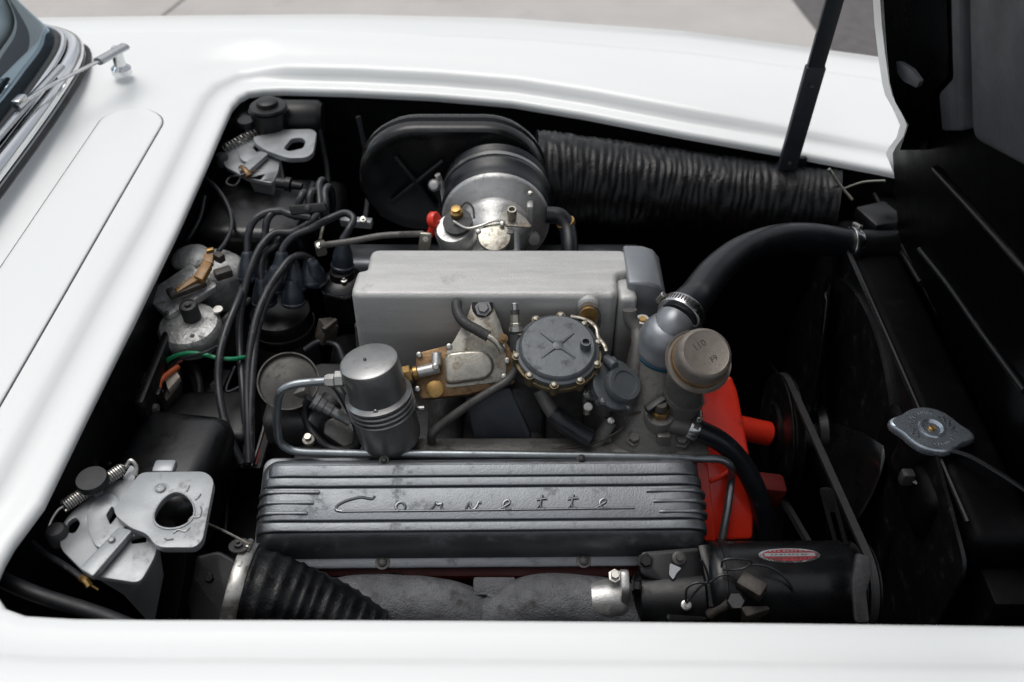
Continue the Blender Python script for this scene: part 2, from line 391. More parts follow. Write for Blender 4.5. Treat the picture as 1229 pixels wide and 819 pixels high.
for x, y, tx, ty in ((262, 160, -1.0, .80), (245, 200, -1.05, .66), (212, 273, -1.05, .5), (160, 380, -1.05, .36), (100, 500, -1.05, .2), (50, 602, -1.05, .02), (14, 650, -1.05, -.1)):
    p = Zp(x, y, .92); st.append((p, V((tx, ty, .957)), V((tx - .2, ty, .95))))
for x, y, tx, ty in ((2, 671, -1.05, -.25), (-6, 690, -1.0, -.42), (-6, 710, -.8, -.48), (5, 727, -.6, -.5), (30, 736, -.45, -.5), (90, 739.5, -.40, -.5)):
    p = Zp(x, y, .92); st.append((p, V((tx, ty, .958)), V((tx, ty - .1, .935))))
for px in (180, 260, 350, 450, 550, 650, 750, 850, 950, 1050, 1150, 1250, 1400):
    p = Zp(px, 740.5 + .008 * (px - 180) * max(0, (px - 180) / 1100), .92); st.append((p, V((p.x, -.50, .958)), V((p.x, -.60, .935))))
N = len(st); rows = []; under = []
for i, (p, c, e) in enumerate(st):
    a, b = st[max(0, i - 1)][0], st[min(N - 1, i + 1)][0]; t = (b - a); n = V((t.y, -t.x, 0)).normalized()
    if n.dot(c - p) < 0: n = -n
    k = 1.0 if p.y > .3 else 1.12
    far = min(1, max(0, (p.y - .5) / .1)) if p.x > -.36 else 0; zk = .62 + .38 * far; wk = 1.35 - .35 * far
    ring = [p + n * (s * k * (1 if s < .021 else wk)) + V((0, 0, z * (zk if z > 0 else 1))) for s, z in ((.004, -.0135), (.0015, -.0135), (.0, -.008), (.001, -.003), (.005, 0), (.013, 0), (.020, .0006), (.0245, .003), (.028, .0095), (.0315, .0165), (.036, .0205), (.043, .0225), (.055, .0235))]
    under.append([p + n * s_ + V((0, 0, z_)) for s_, z_ in ((.0025, -.0138), (.030, -.030), (.034, -.06))])
    q = ring[-1]
    for f in (.2, .4, .6, .8): 
        w_ = q.lerp(c, f); w_.z = q.z + (c.z - q.z) * math.sin(f * math.pi / 2); ring.append(w_)
    if p.y > .3:   # the peaked crease along the fender top
        d = (e - c); ring += [c + V((0, -.004, -.0012)), c.copy(), c + d * .04 + V((0, 0, -.004)), c + d * .12 + V((0, 0, -.003)), c + d * .5 + V((0, 0, .004)), e.copy()]
    else:
        d = (e - c); ring += [c + V((0, 0, -.0012)) - d * .02, c.copy(), c + d * .04, c + d * .12, c + d * .5 + V((0, 0, .004)), e.copy()]
    o_ = V((e.x - c.x, e.y - c.y, 0)).normalized()
    ring += [e + o_ * .03 + V((0, 0, -.022)), e + o_ * .05 + V((0, 0, -.07)), e + o_ * .06 + V((0, 0, -.2)), e + o_ * .03 + V((0, 0, -.5)), e - o_ * .02 + V((0, 0, -.75))]
    rows.append(ring)
obj('body_shell', loft(rows, close=False), 'white_paint', car, 60)
obj('lip_underside', loft(under, close=False), 'bay_black', car, 60)

# engine bay walls, each a black panel below the lip
def wall(name, pts, z0=.30, z1=.90, bulge=None):
    return obj(name, loft([[V((p[0], p[1], z1 - f * (z1 - z0))) for p in pts] for f in (0, .25, .5, .75, 1)], close=False), 'satin_black', car)
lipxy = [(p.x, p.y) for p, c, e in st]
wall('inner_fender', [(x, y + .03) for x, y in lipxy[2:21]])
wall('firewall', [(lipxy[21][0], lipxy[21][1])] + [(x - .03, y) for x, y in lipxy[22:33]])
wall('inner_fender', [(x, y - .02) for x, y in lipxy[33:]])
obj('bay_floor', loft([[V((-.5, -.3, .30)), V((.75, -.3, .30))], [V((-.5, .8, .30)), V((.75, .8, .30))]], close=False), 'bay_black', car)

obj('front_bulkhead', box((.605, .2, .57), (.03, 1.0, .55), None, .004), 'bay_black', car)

# cowl vent panel
cz = .9525
def capsule(grow, z):
    c0, c1, r = V((-.520, .585, z)), V((-.532, -.12, z)), .044 + grow
    A = [c0 + V((math.cos(a) * r, math.sin(a) * r, 0)) for a in [math.pi * i / 20 for i in range(21)]]; B = [c1 + V((math.cos(a) * r, math.sin(a) * r, 0)) for a in [math.pi + math.pi * i / 20 for i in range(21)]]
    side = lambda p, q: [p.lerp(q, i / 40) for i in range(1, 40)]
    return A + side(A[-1], B[0]) + B + side(B[-1], A[0])
def zfit(pts, dz):   # drape on the cowl surface height
    return [V((p.x, p.y, p.z + dz)) for p in pts]
from mathutils.bvhtree import BVHTree
bmt = loft(rows, close=False); bvh = BVHTree.FromBMesh(bmt); bmt.free()
def drape(pts, dz):
    out = []
    for p in pts:
        h = bvh.ray_cast(V((p.x, p.y, 1.2)), V((0, 0, -1)))[0]; out.append(V((p.x, p.y, (h.z if h else p.z) + dz)))
    return out
vent = obj('cowl_vent_panel', loft([drape(capsule(g, cz), d_) for g, d_ in ((0, -.01), (0, .0008), (-.0006, .0018), (-.0018, .0024), (-.006, .0026), (-.02, .0027), (-.040, .0027))], cap1=True), 'white_paint', car, 60)
obj('panel_gap', loft([drape(capsule(g, cz), d_) for g, d_ in ((.0016, -.01), (.0016, .0004), (-.01, .0004), (-.03, .0004))], cap1=True), 'hood_liner', vent)

# windshield
base = catmull([V((-.655, -.45, .975)), V((-.637, 0, .972)), V((-.628, .40, .970)), V((-.633, .62, .967)), V((-.648, .74, .962)), V((-.675, .80, .958)), V((-.74, .845, .952)), V((-.86, .86, .95)), V((-1.0, .865, .95))], 10)
wind = obj('windshield', loft([[p + V((-.68 * h - (.05 * h * h), -.05 * h, h)) + V((-.004, 0, 0)) for p in base] for h in (0, .1, .2, .35, .5)] , close=False), 'glass', car, 80)
sm = wind.modifiers.new('solid', 'SOLIDIFY'); sm.thickness = .005
fr = obj('windshield_frame', tube([p + V((.003, 0, .007)) for p in base[::3]], .0145, 14, 4, flat=1.0), 'chrome', wind)
obj('rubber_seal', tube([p + V((.0185, .009, -.006)) for p in base[::3]], .004, 12, 4), 'rubber', wind)
obj('rubber_seal', tube([p + V((-.016, -.008, .020)) for p in base[::3]], .008, 12, 4), 'rubber', wind)
obj('chrome_moulding', tube([p + V((-.008, -.003, .0235)) for p in base[::3]], .0045, 10, 4), 'chrome', wind)
obj('dashboard', loft([[V((-.67, -.4, .93)), V((-.67, .78, .93))], [V((-.80, -.4, .955)), V((-.80, .80, .955))], [V((-1.0, -.4, .94)), V((-1.0, .80, .94))], [V((-1.05, -.4, .8)), V((-1.05, .80, .8))]], close=False), 'dash_blue', car)
obj('cabin', merge(box(V((-1.75, .24, .60)), (1.5, 1.25, .04), None, .01), merge(box(V((-2.45, .24, .80)), (.1, 1.3, .5), None, .03), box(V((-1.7, .90, .78)), (1.4, .06, .36), None, .02))), 'slate_dark', car)
# wiper
wp = obj('wiper', lathe([(0, -.03), (.015, -.03), (.015, -.022), (.009, -.016), (.008, .004), (.0075, .010), (.006, .013), (0, .014)], Zp(141, 66, .985), (.05, -.05, 1), 24), 'chrome', car)
p0 = Zp(150, 56, 1.0); p1 = Zp(118, 74, 1.002); p2 = Zp(60, 103, 1.005); p3 = Zp(20, 128, 1.012)
obj('arm', merge(tube([p0, p0.lerp(p1, .5), p1], .009, 12, 4, flat=.6, flatn=V((0, 0, 1))), tube([p1, p2, p3], .0042, 10, 6, flat=.5, flatn=V((0, 0, 1)))), 'clamp_steel', wp)
b0, b1, b2 = Zp(74, 80, 1.0), Zp(30, 128, 1.003), Zp(-20, 186, 1.003)
obj('blade', tube([b0, b1, b2], .0055, 8, 6, flat=.7, flatn=V((0, 0, 1))), 'clamp_steel', wp)
obj('blade_rubber', tube([q + V((-.008, 0, -.004)) for q in (b0, b1, b2)], .004, 8, 6), 'rubber', wp)
obj('blade_clip', box(Zp(24, 122, 1.012), (.012, .022, .012), Matrix.Rotation(R(-8), 3, 'Z'), .002), 'clamp_steel', wp)

# hood, standing open, hinged at the front
HW = V((-.28, 0, .96)).normalized(); HN = V((-.96, 0, -.28)).normalized(); HP = V((.55, .5, .90))
def hood(px, py, h=0): return Pl(px, py, HP + HN * h, HN)
def hyv(y, v, h=0): return V((HP.x, y, HP.z)) + HW * v + HN * h
fe = [(1047, 0), (1049, 30), (1053, 65), (1058, 100), (1062, 116), (1071, 132), (1079, 150), (1075, 164), (1066, 176), (1062, 184)]
def houtline(dx, h):
    pts = [hood(x + dx, y, h) for x, y in fe]
    q = pts[-1]; pts += [V((HP.x, q.y - (.10 if h == 0 else .02), HP.z)) + HW * (.03 if h == 0 else -.05) + HN * h, hyv(-.04 + dx * .0005, (.03 if h == 0 else -.06), h), hyv(-.16 + dx * .0005, .5, h), hyv(-.2 + dx * .0005, 1.0, h), hyv(.60 - dx * .0005, 1.0, h), hyv(.55 - dx * .0005, .5, h)]
    return pts
hd = obj('hood', plate(houtline(0, 0), HN, .014, bv=.003), 'white_paint', car); hd['label'] = 'open hood with white edge and black underside'
obj('inner_panel', plate(houtline(9, .004), HN, .006, bv=.001), 'hood_black', hd)
def hpart(name, poly, h, th, m, bv=.006, r=.02): return obj(name, plate(rnd([hood(x, y, h) for x, y in poly], r), HN, th, bv=bv, seg=3), m, hd)
er = []   # channel along the hood edge: its wall slopes from the raised rim down to the panel
for (lx, ly), (rx, ry) in (((1050, -260), (1128, -260)), ((1060, 0), (1136, -5)), ((1064, 60), (1138, 50)), ((1068, 100), (1139, 90)), ((1074, 122), (1121, 112)), ((1090, 150), (1115, 150)), ((1080, 180), (1112, 180))):
    er.append([hood(lx, ly, .050), hood(lx + (rx - lx) * .35, ly + (ry - ly) * .35, .024), hood(lx + (rx - lx) * .7, ly + (ry - ly) * .7, .010), hood(rx, ry, .006), hood(rx, ry, .001), hood(lx, ly, .001)])
obj('edge_channel', loft(er, cap0=True, cap1=True), 'gloss_black', hd, 50)
hpart('highlight_plate', [(1066, 73), (1080, 75), (1094, 84), (1104, 98), (1100, 106), (1084, 98)], .040, .004, 'hood_liner', .0012, .004)  # lighter plate added as a painted highlight on the black channel
hpart('brace', [(1136, -260), (1148, -260), (1153, 20), (1153, 158), (1130, 158), (1126, 112), (1143, 94), (1141, 20)], .016, .02, 'hood_liner', .004, .006)
hpart('centre_panel', [(1160, -260), (1600, -260), (1600, 300), (1300, 240), (1166, 168), (1162, 20)], .014, .018, 'hood_liner', .006, .02)

for pts in ([(1122, 203), (1165, 250), (1229, 322), (1300, 400)], [(1104, 300), (1140, 345), (1175, 395), (1230, 470)], [(1050, 262), (1080, 300), (1105, 340)]):
    obj('ridge', tube([hood(x, y, .006) for x, y in pts], .004, 10, 6), 'satin_black', hd)

# hood prop
t = thing('hood_prop', 'dark grey steel hood prop bar standing on the far fender lip', 'hood prop', Yp(944, 205, .545))
pb, pt = Yp(944, 203, .54), Yp(1003, -5, .52); pt = pb + (pt - pb) * 1.75
ax = (pt - pb).normalized(); sd = ax.cross(V((0, 1, 0))).normalized(); M = Matrix((sd, ax.cross(sd) * -1, ax)).transposed()
def bar(a, b, w, d): return box(pb.lerp(pt, (a + b) / 2), (w, d, (pt - pb).length * (b - a)), M, .002)
obj('lower_channel', bar(0, .36, .0265, .011), 'slate_dark', t)
obj('upper_bar', bar(.34, 1, .023, .008), 'slate_dark', t)
for f in (.03, .30): bolt(t, pb.lerp(pt, f) - V((0, .0065, 0)), (0, -1, .2), .003, 'pan', 'dark_tube')
obj('base_bracket', merge(box(pb + V((.015, .012, -.002)), (.03, .008, .03), None, .002), box(pb + V((.02, .02, -.017)), (.05, .03, .004), None, .001)), 'satin_black', t)
t = tag(obj('hood_release_rod', tube([Yp(995, 203, .5), Yp(1010, 225, .5), Yp(1023, 240, .49)], .0022, 8, 4), 'zinc_dull'), 'thin bare steel rod beside the base of the hood prop', 'rod')
t = tag(obj('hood_return_wire', tube([Yp(1012, 227, .5), Yp(1035, 219, .49), Yp(1062, 217, .47)], .0016, 8, 4), 'zinc_dull'), 'short thin wire running to the hood hinge', 'wire')

# ================================================================== engine
eng = thing('engine', 'red and black V8 engine block with grey intake manifold casting', 'engine', (0, .24, .3))
obj('block', box((.0, .22, .53), (.46, .40, .36), None, .02), 'satin_black', eng)
obj('cylinder_head', box((.0, .02, .715), (.47, .10, .055), Matrix.Rotation(R(20), 3, 'X'), .006), 'dark_red', eng)
obj('cylinder_head', box((.0, .44, .715), (.47, .10, .055), Matrix.Rotation(R(-20), 3, 'X'), .006), 'bay_black', eng)
obj('intake_manifold', box((.0, .17, .745), (.46, .19, .05), None, .01), 'dark_casting', eng)
for x in (-.14, -.05, .05, .14):
    obj('intake_runner', tube([V((x, .235, .86)), V((x, .21, .80)), V((x, .16, .775)), V((x, .09, .765))], .022, 14, 6), 'dark_casting', eng)
obj('valve_cover_far', box((.0, .45, .775), (.45, .10, .06), Matrix.Rotation(R(-22), 3, 'X'), .012, 3), 'cover_aluminium', eng).name = 'rocker_box'
# water pump and front plate, painted red
fp = Yp(868, 560, .10); fn = V((.12, -.70, .70)).normalized()
poly = [(828, 470), (858, 462), (878, 450), (886, 470), (900, 545), (906, 600), (904, 648), (850, 650), (845, 600), (832, 540)]
rp = obj('front_plate', plate(rnd(pix(poly, fp, fn), .006), fn, .03, bv=.004, seg=3), 'red_paint', eng)
obj('flange', plate(rnd(pix([(830, 478), (841, 474), (850, 560), (860, 650), (846, 650), (836, 560)], fp + fn * .006, fn), .003), fn, .008, bv=.003, seg=3), 'red_paint', rp)
obj('crease', tube([Pl(x, y, fp + fn * .001, fn) for x, y in ((852, 578), (868, 571), (884, 560), (893, 548))], .003, 8, 5), 'red_paint', rp)
obj('water_pump', cyl((.25, .235, .70), (.385, .24, .655), .017, 28, .003), 'red_paint', eng)
obj('pump_leg', box((.325, .11, .70), (.085, .03, .035), Matrix.Rotation(R(10), 3, 'Y'), .006), 'dark_red', eng)

# ------------------------------------------------------------------ valve cover
YAW = R(.55)
VU = V((math.cos(YAW), math.sin(YAW), 0)); VV = V((0, .07, .025)).normalized(); VV = (VV - VU * VV.dot(VU)).normalized(); VN = VU.cross(VV)
VO = V((-.001, .0135, .8065))
def vc(u, v, n=0): return VO + VU * u + VV * v + VN * n
vcov = thing('valve_cover', 'ribbed dull aluminium valve cover with raised script lettering along its top', 'valve cover', VO - V((0, 0, .05)))
def rrect(u0, u1, v0, v1, r, n, k=6):
    pts = []
    for cu, cv, a0 in ((u1 - r, v1 - r, 0), (u0 + r, v1 - r, 90), (u0 + r, v0 + r, 180), (u1 - r, v0 + r, 270)):
        for i in range(k + 1):
            a = R(a0 + 90 * i / k); pts.append(vc(cu + r * math.cos(a), cv + r * math.sin(a), n))
    return pts
obj('shell', loft([rrect(-.248, .243, -.060, .047, .016, -.036), rrect(-.247, .242, -.057, .0465, .017, -.022), rrect(-.245, .240, -.053, .045, .018, -.012), rrect(-.241, .236, -.047, .0415, .017, -.0045), rrect(-.238, .233, -.043, .038, .016, -.0012), rrect(-.232, .228, -.0385, .0345, .014, 0)], cap1=True), 'cover_aluminium', vcov, 50)
obj('flange', loft([rrect(-.252, .178, -.070, .058, .012, -.042), rrect(-.252, .178, -.070, .058, .012, -.037), rrect(-.250, .176, -.068, .056, .012, -.036)], cap0=True, cap1=True), 'cover_aluminium', vcov)
def vrow(row): return (592.0 - row) / 79 * .0743
def vpx(px): return (px - 581.5) * 1.042 / FOC
def rib(row, x0, x1, h, w, name='rib', over0=False, over1=False, nb=0):
    pts = []; v = vrow(row)
    if over0: pts += [vc(vpx(x0) - .0035, v, -.022), vc(vpx(x0) - .001, v, -.008)]
    pts += [vc(vpx(x0) + .006, v, -.0006)] + [vc(vpx(x0 + (x1 - x0) * f), v, 0) for f in (.15, .5, .85)] + [vc(vpx(x1) - .006, v, -.0006)]
    if over1: pts += [vc(vpx(x1) + .001, v, -.008), vc(vpx(x1) + .0035, v, -.022)]
    bm = bmesh.new(); C = catmull(pts, 6); h += nb
    prof = [(-w / 2 - .0004, -.003), (-w / 2, h * .8), (-w / 2 + .0005, h * .96), (-w / 2 + .0014, h), (0, h), (w / 2 - .0014, h), (w / 2 - .0005, h * .96), (w / 2, h * .8), (w / 2 + .0004, -.003)]
    rings = []
    for i, p in enumerate(C):
        T = (C[min(i + 1, len(C) - 1)] - C[max(i - 1, 0)]).normalized(); nn = T.cross(VV) ; nn = nn if nn.dot(VN) > -.2 else -nn
        if nn.dot(VN) < 0 and abs(T.dot(VU)) > .5: nn = -nn
        s = 1 if not (i == 0 and not over0) and not (i == len(C) - 1 and not over1) else .45
        rings.append([p + VV * (a * s) + nn * (b * (s if b > 0 else 1)) for a, b in prof])
    loft(rings, close=False, bm=bm); 
    bm.verts.ensure_lookup_table(); k = len(prof)
    bm.faces.new([bm.verts[i] for i in range(k)]); bm.faces.new([bm.verts[len(C) * k - k + i] for i in range(k)][::-1])
    return obj(name, bm, 'cover_aluminium', vcov, 50)
rib(577.5, 321, 840, .0044, .0100, over0=True, over1=True)
rib(604.2, 321, 840, .0042, .0362, 'pad', over0=True, over1=True)
rib(563.3, 324, 838, .0040, .0134, 'pad', over0=True, over1=True)
rib(631, 321, 841, .0044, .0100, over0=True, over1=True)
for r_, xe in ((590, 393), (602.5, 387), (615, 380)): rib(r_, 321, xe, .0026, .0042, over0=True, nb=.0042)
for r_, xs in ((591, 771), (603.5, 779), (616, 786)): rib(r_, xs, 841, .0026, .0042, over1=True, nb=.0042)
letters = [('letter_c', [(453, 595.5), (451, 598.5), (446, 598.5), (438, 597), (427, 599), (416, 603), (409, 608), (408.5, 612), (416, 614)]),
 ('baseline', [(416, 614), (470, 613.6), (560, 612.8), (660, 611.6), (762, 610.3)]),
 ('letter_o', [(489, 613), (490, 608), (487, 604), (483, 603.5), (479.5, 607), (480, 611.5), (484, 613.2)]),
 ('letter_r', [(519, 613), (524, 607.5), (526.5, 603.5), (528.5, 606), (533.5, 605), (532.5, 609), (536, 612.6)]),
 ('letter_v', [(561, 612.6), (564, 607), (566.5, 604), (567.5, 608.5), (571, 611.8), (575, 607.5), (577, 603.5), (580, 604.5)]),
 ('letter_e', [(600, 612), (608, 608), (613.5, 604), (612, 601), (607.5, 603), (606, 607.5), (609, 611.4), (616, 611.6)]),
 ('letter_t', [(645, 611.4), (650, 605), (653, 595), (651, 603), (651, 608.5), (656, 611.2)]), ('letter_t', [(646, 600.5), (652, 599.5), (658.5, 599)]),
 ('letter_t', [(682, 611), (687, 604.6), (690, 594.6), (688, 602.6), (688, 608), (693, 610.8)]), ('letter_t', [(683, 600), (689, 599), (695.5, 598.5)]),
 ('letter_e', [(714, 610.8), (722, 606.5), (728, 602.5), (726.5, 599.5), (722, 601.5), (720.5, 606), (723.5, 610), (731, 610.4)])]
for nm, st_ in letters:
    obj(nm, tube([vc(vpx(x), vrow(y + (x - 581) * .006), .0046) for x, y in st_], .0013 if nm == 'baseline' else .0016, 8, 5), 'letter_metal', vcov)
for x, r_ in ((461, 676), (702, 672)): bolt(vcov, vc(vpx(x), -.0645, -.0345), VN, .0052, 'phillips', 'dark_tube')
for x in (461, 702): bolt(vcov, vc(vpx(x), .0405, -.0005), VN, .0036, 'phillips', 'rubber')

# ------------------------------------------------------------------ plenum
plen = thing('intake_plenum', 'large matt silver intake plenum box on top of the engine', 'plenum', (0, .25, .80))
pl = [(-.156, .204), (.147, .203), (.1535, .209), (.155, .243), (.172, .248), (.172, .292), (-.1415, .293), (-.1415, .252), (-.1525, .250)]
obj('housing', plate(rnd([V((x, y, .932)) for x, y in pl], .013), V((0, 0, 1)), .12, bv=.007, seg=5, clamp_=False), 'plenum_silver', plen, 50)
obj('end_flange', box((.165, .226, .868), (.022, .040, .112), Matrix.Rotation(R(4), 3, 'Z'), .006, 3), 'plenum_silver', plen)
obj('port_cover', lathe([(0, -.01), (.0125, -.01), (.0125, .004), (.010, .006), (0, .006)], Yp(706, 366, .2025), (0, -1, 0), 24), 'plenum_silver', plen)
tt = obj('port_plug', lathe([(0, 0), (.009, 0), (.009, .007), (.011, .008), (.011, .011), (0, .011)], Yp(706, 373, .198), (0, -1, .1), 20), 'brass', plen)
for i in range(3): obj('wire_coil', tube([Yp(707, 381 + i * 3, .192 - i * .002) + V((math.cos(a) * .0125, math.sin(a) * .006, math.sin(a) * .012)) for a in [2 * math.pi * j / 16 for j in range(17)]], .0014, 8, 2), 'dark_tube', tt)
cb = thing('front_plenum_cover', 'smooth blue grey cover box beside the front end of the plenum', 'cover', Yp(780, 375, .235))
prof = [(.166, .875), (.212, .875), (.215, .90), (.2115, .918), (.203, .929), (.19, .934), (.166, .935)]
bm = plate([V((x, .222, z)) for x, z in prof], V((0, -1, 0)), .075, bv=.004, seg=3); obj('housing', bm, 'slate_paint', cb, 50)
obj('flange', box((.190, .252, .874), (.062, .084, .006), None, .002), 'cast_aluminium', cb)
obj('tab', box((.190, .207, .874), (.018, .022, .007), None, .002), 'cast_aluminium', cb)

# ------------------------------------------------------------------ air meter and its rubber bellows
AM = Yp(595, 264, .43)
am = thing('air_meter', 'round cast aluminium air meter with throttle linkage behind the plenum', 'air meter', AM - V((0, 0, .09)))
axd = V((.03, 1, .0)).normalized(); AM2 = AM + V((0, 0, .021))
obj('bell', lathe([(0, -.105), (.03, -.105), (.033, -.06), (.042, -.038), (.0485, -.03), (.050, -.024), (.0495, -.020), (.056, -.016), (.064, -.010), (.070, -.006), (.0735, -.003), (.0735, .004), (.071, .006), (0, .006)], AM, axd, 48), 'cast_aluminium', am, 50)
obj('body', box(AM + V((.0, -.085, -.022)), (.066, .075, .09), None, .012, 3), 'cast_aluminium', am)
obj('shaft_boss', lathe([(0, 0), (.026, 0), (.026, .02), (.022, .026), (0, .026)], AM2 + V((-.048, -.072, .0)), (-.15, -.35, .9), 28), 'cast_aluminium', am)
obj('choke_plate', lathe([(0, 0), (.019, 0), (.019, .006), (.012, .007), (.0, .007)], AM2 + V((-.046, -.078, .027)), (-.15, -.35, .9), 24), 'dark_casting', am)
obj('spring_post', lathe([(0, 0), (.0055, 0), (.0055, .006), (.008, .007), (.008, .012), (.005, .014), (.006, .018), (0, .019)], AM2 + V((-.047, -.070, .030)), (-.1, -.2, 1), 18), 'brass', am)
lp = AM2 + V((.018, -.075, .028))
obj('lever_plate', plate(rnd([lp + V(q) for q in ((-.012, -.012, .003), (.030, -.006, -.004), (.022, .008, 0), (.004, .022, .006), (-.008, .014, .007))], .004), V((0, -.25, .97)), .0025, bv=.0006), 'zinc_dull', am)
obj('post', lathe([(0, 0), (.0062, 0), (.0062, .014), (.0058, .016), (.0040, .016), (.0040, .011), (0, .011)], lp + V((.004, .004, .003)), (0, -.2, 1), 18), 'zinc_dull', am)
obj('cam', lathe([(0, 0), (.019, 0), (.021, .003), (.020, .006), (.008, .008), (0, .008)], AM2 + V((.0, -.098, .018)), (0, -.4, .92), 28), 'zinc_dull', am)
obj('cam_post', box(AM2 + V((.020, -.092, .012)), (.010, .012, .03), None, .002), 'dull_casting', am)
obj('link_wire', tube([AM2 + V(q) for q in ((-.052, -.085, .036), (-.035, -.092, .030), (-.018, -.088, .031), (.0, -.084, .036), (.014, -.082, .034))], .0018, 8, 6), 'zinc', am)
obj('bell_wire', tube([AM2 + V(q) for q in ((-.048, -.060, .034), (-.036, -.052, .042), (-.028, -.058, .038), (-.026, -.07, .030))], .0014, 8, 6), 'ink', am)
obj('pipe_stub', tube([AM + V(q) for q in ((-.035, -.098, -.012), (-.052, -.102, -.012), (-.062, -.100, -.015))], .006, 12, 5), 'cast_aluminium', am)
obj('vertical_rib', box(AM + V((.046, -.018, .0)), (.009, .02, .08), None, .003), 'cast_aluminium', am)
obj('rib_boss', lathe([(0, 0), (.009, 0), (.008, .012), (0, .013)], AM + V((.050, -.022, -.012)), (.2, -1, .2), 18), 'cast_aluminium', am)
for q in ((-.02, -.094, .026), (-.066, -.07, .02), (-.058, -.088, .012), (.01, -.088, .034), (.046, -.022, .036)): bolt(am, AM2 + V(q), (0, -.5, .86), .0035, 'pan', 'zinc')
ac = Yp(543, 218, .505)
bel = thing('air_intake_bellows', 'black rubber intake bellows with ribs joining air meter to oval air cleaner', 'bellows', AM + V((0, .07, -.09)))
obj('sleeve', lathe([(.060, .002), (.074, .004), (.0755, .012), (.0745, .028), (.0775, .031), (.0780, .038), (.0755, .041), (.0745, .050), (.0765, .0535), (.0745, .057), (.0760, .0605), (.074, .064), (.0755, .0675), (.073, .071), (.072, .085)], AM + V((0, .003, 0)), V((.0, 1, .06)), 48), 'hose', bel, 50)
cl_ = obj('band', lathe([(.0750, .0425), (.0764, .0428), (.0764, .0495), (.0750, .0498)], AM + V((0, .003, 0)), V((.0, 1, .06)), 48), 'filter_steel', bel)
ob = thing('air_cleaner', 'black oval air cleaner housing with crossed bars beside the far fender', 'air cleaner', ac - V((0, 0, .1)))
def stad(gr, y, k=20):
    hw, r = .046, .084 + gr
    a_ = [ac + V((hw + r * math.cos(a), y, r * math.sin(a))) for a in [-math.pi / 2 + math.pi * i / k for i in range(k + 1)]]
    return a_ + [ac + V((-hw + r * math.cos(a), y, r * math.sin(a))) for a in [math.pi / 2 + math.pi * i / k for i in range(k + 1)]]
obj('can', loft([stad(-.02, .0), stad(-.012, .0), stad(-.004, -.003), stad(0, 0), stad(.002, .006), stad(.002, .016), stad(-.002, .019), stad(-.002, .022), stad(.003, .025), stad(.003, .031), stad(-.001, .034), stad(-.003, .045)], cap0=True, cap1=True), 'gloss_black', ob, 45)
for (x0, y0), (x1, y1) in (((474, 188), (524, 249)), ((470, 243), (532, 193))):
    obj('cross_bar', tube([Yp(x0, y0, .5), Yp((x0 + x1) / 2, (y0 + y1) / 2, .496), Yp(x1, y1, .5)], .0035, 10, 5), 'rubber', ob)
t = thing('throttle_link_arm', 'small bright ball joint arm left of the air meter', 'lever', Yp(525, 235, .47))
obj('ball_joint', lathe([(0, 0), (.008, 0), (.0085, .006), (.006, .010), (.003, .011), (0, .011)], Yp(522, 223, .46), (-.1, -.8, .6), 20), 'cast_aluminium', t)
obj('arm', merge(tube([Yp(525, 210, .465), Yp(530, 222, .465), Yp(536, 236, .46)], .0042, 10, 5), tube([Yp(528, 215, .465), Yp(533, 245, .45)], .003, 8, 5)), 'cast_aluminium', t)
t = thing('red_fuel_fitting', 'small bright red ring fitting left of the air meter', 'fitting', Yp(519, 276, .36))
obj('ring', lathe([(.004, -.004), (.009, -.004), (.0105, -.002), (.0105, .004), (.009, .006), (.004, .006)], Yp(520, 264, .36), (.85, -.4, .3), 24), 'red_paint', t)
obj('nozzle', tube([Yp(523, 263, .36), Yp(519, 275, .36), Yp(516, 282, .36)], .005, 12, 4), 'red_paint', t)
t = thing('throttle_rod', 'dull steel throttle rod running left behind the plenum', 'rod', Yp(450, 290, .33))
obj('rod', tube([Yp(384, 295, .32), Yp(420, 290, .33), Yp(460, 283, .335), Yp(508, 281, .335)], .0042, 12, 6), 'dull_casting', t)
obj('end_bracket', box(Yp(510, 291, .325), (.015, .006, .03), Matrix.Rotation(R(8), 3, 'Y'), .003), 'zinc_dull', t)
bolt(t, Yp(511, 287, .321), (0, -1, .3), .004, 'nut', 'zinc')
t = tag(obj('breather_hose', tube([Yp(655, 258, .42), Yp(672, 260, .42), Yp(680, 272, .41), Yp(684, 300, .38), Yp(684, 325, .36)], .0115, 16, 6), 'hose'), 'black breather hose bending down right of the air meter', 'hose')
obj('band', lathe([(.0114, -.003), (.0128, -.003), (.0128, .003), (.0114, .003)], Yp(679, 268, .413), (.35, 0, -1), 24), 'brass', t)

# ------------------------------------------------------------------ big air duct along the far fender
def wrinkle(r0, pitch, amp, seed, r1=None):
    def f(s, th, tot):
        rr = r0 + ((r1 - r0) * s / tot if r1 else 0)
        w = s / pitch + 1.1 * noise.noise(V((math.cos(th) * 1.6, math.sin(th) * 1.6, s * 22 + seed)))
        tri = abs((w % 1) - .5) * 2
        a2 = amp * (.55 + .9 * noise.noise(V((math.cos(th) * 2.5, math.sin(th) * 2.5, s * 30 - seed))))
        return rr * (1 + a2 * (tri ** .7 - .5) + amp * .8 * noise.noise(V((math.cos(th) * 3, math.sin(th) * 3, s * 90 + seed * 3))) + .02 * noise.noise(V((math.cos(th), math.sin(th), s * 9))))
    return f
dp = [Yp(640, 214, .575), Yp(690, 218, .575), Yp(780, 228, .57), Yp(870, 237, .555), Yp(950, 245, .535), Yp(1003, 250, .52)]
t = thing('air_duct', 'long wrinkled black fabric air duct lying along the far fender', 'duct', dp[2] - V((0, 0, .07)))
obj('hose', tube(dp, wrinkle(.071, .0095, .042, 3, .055), 48, 10, step=.0022), 'fabric_duct', t, 70)

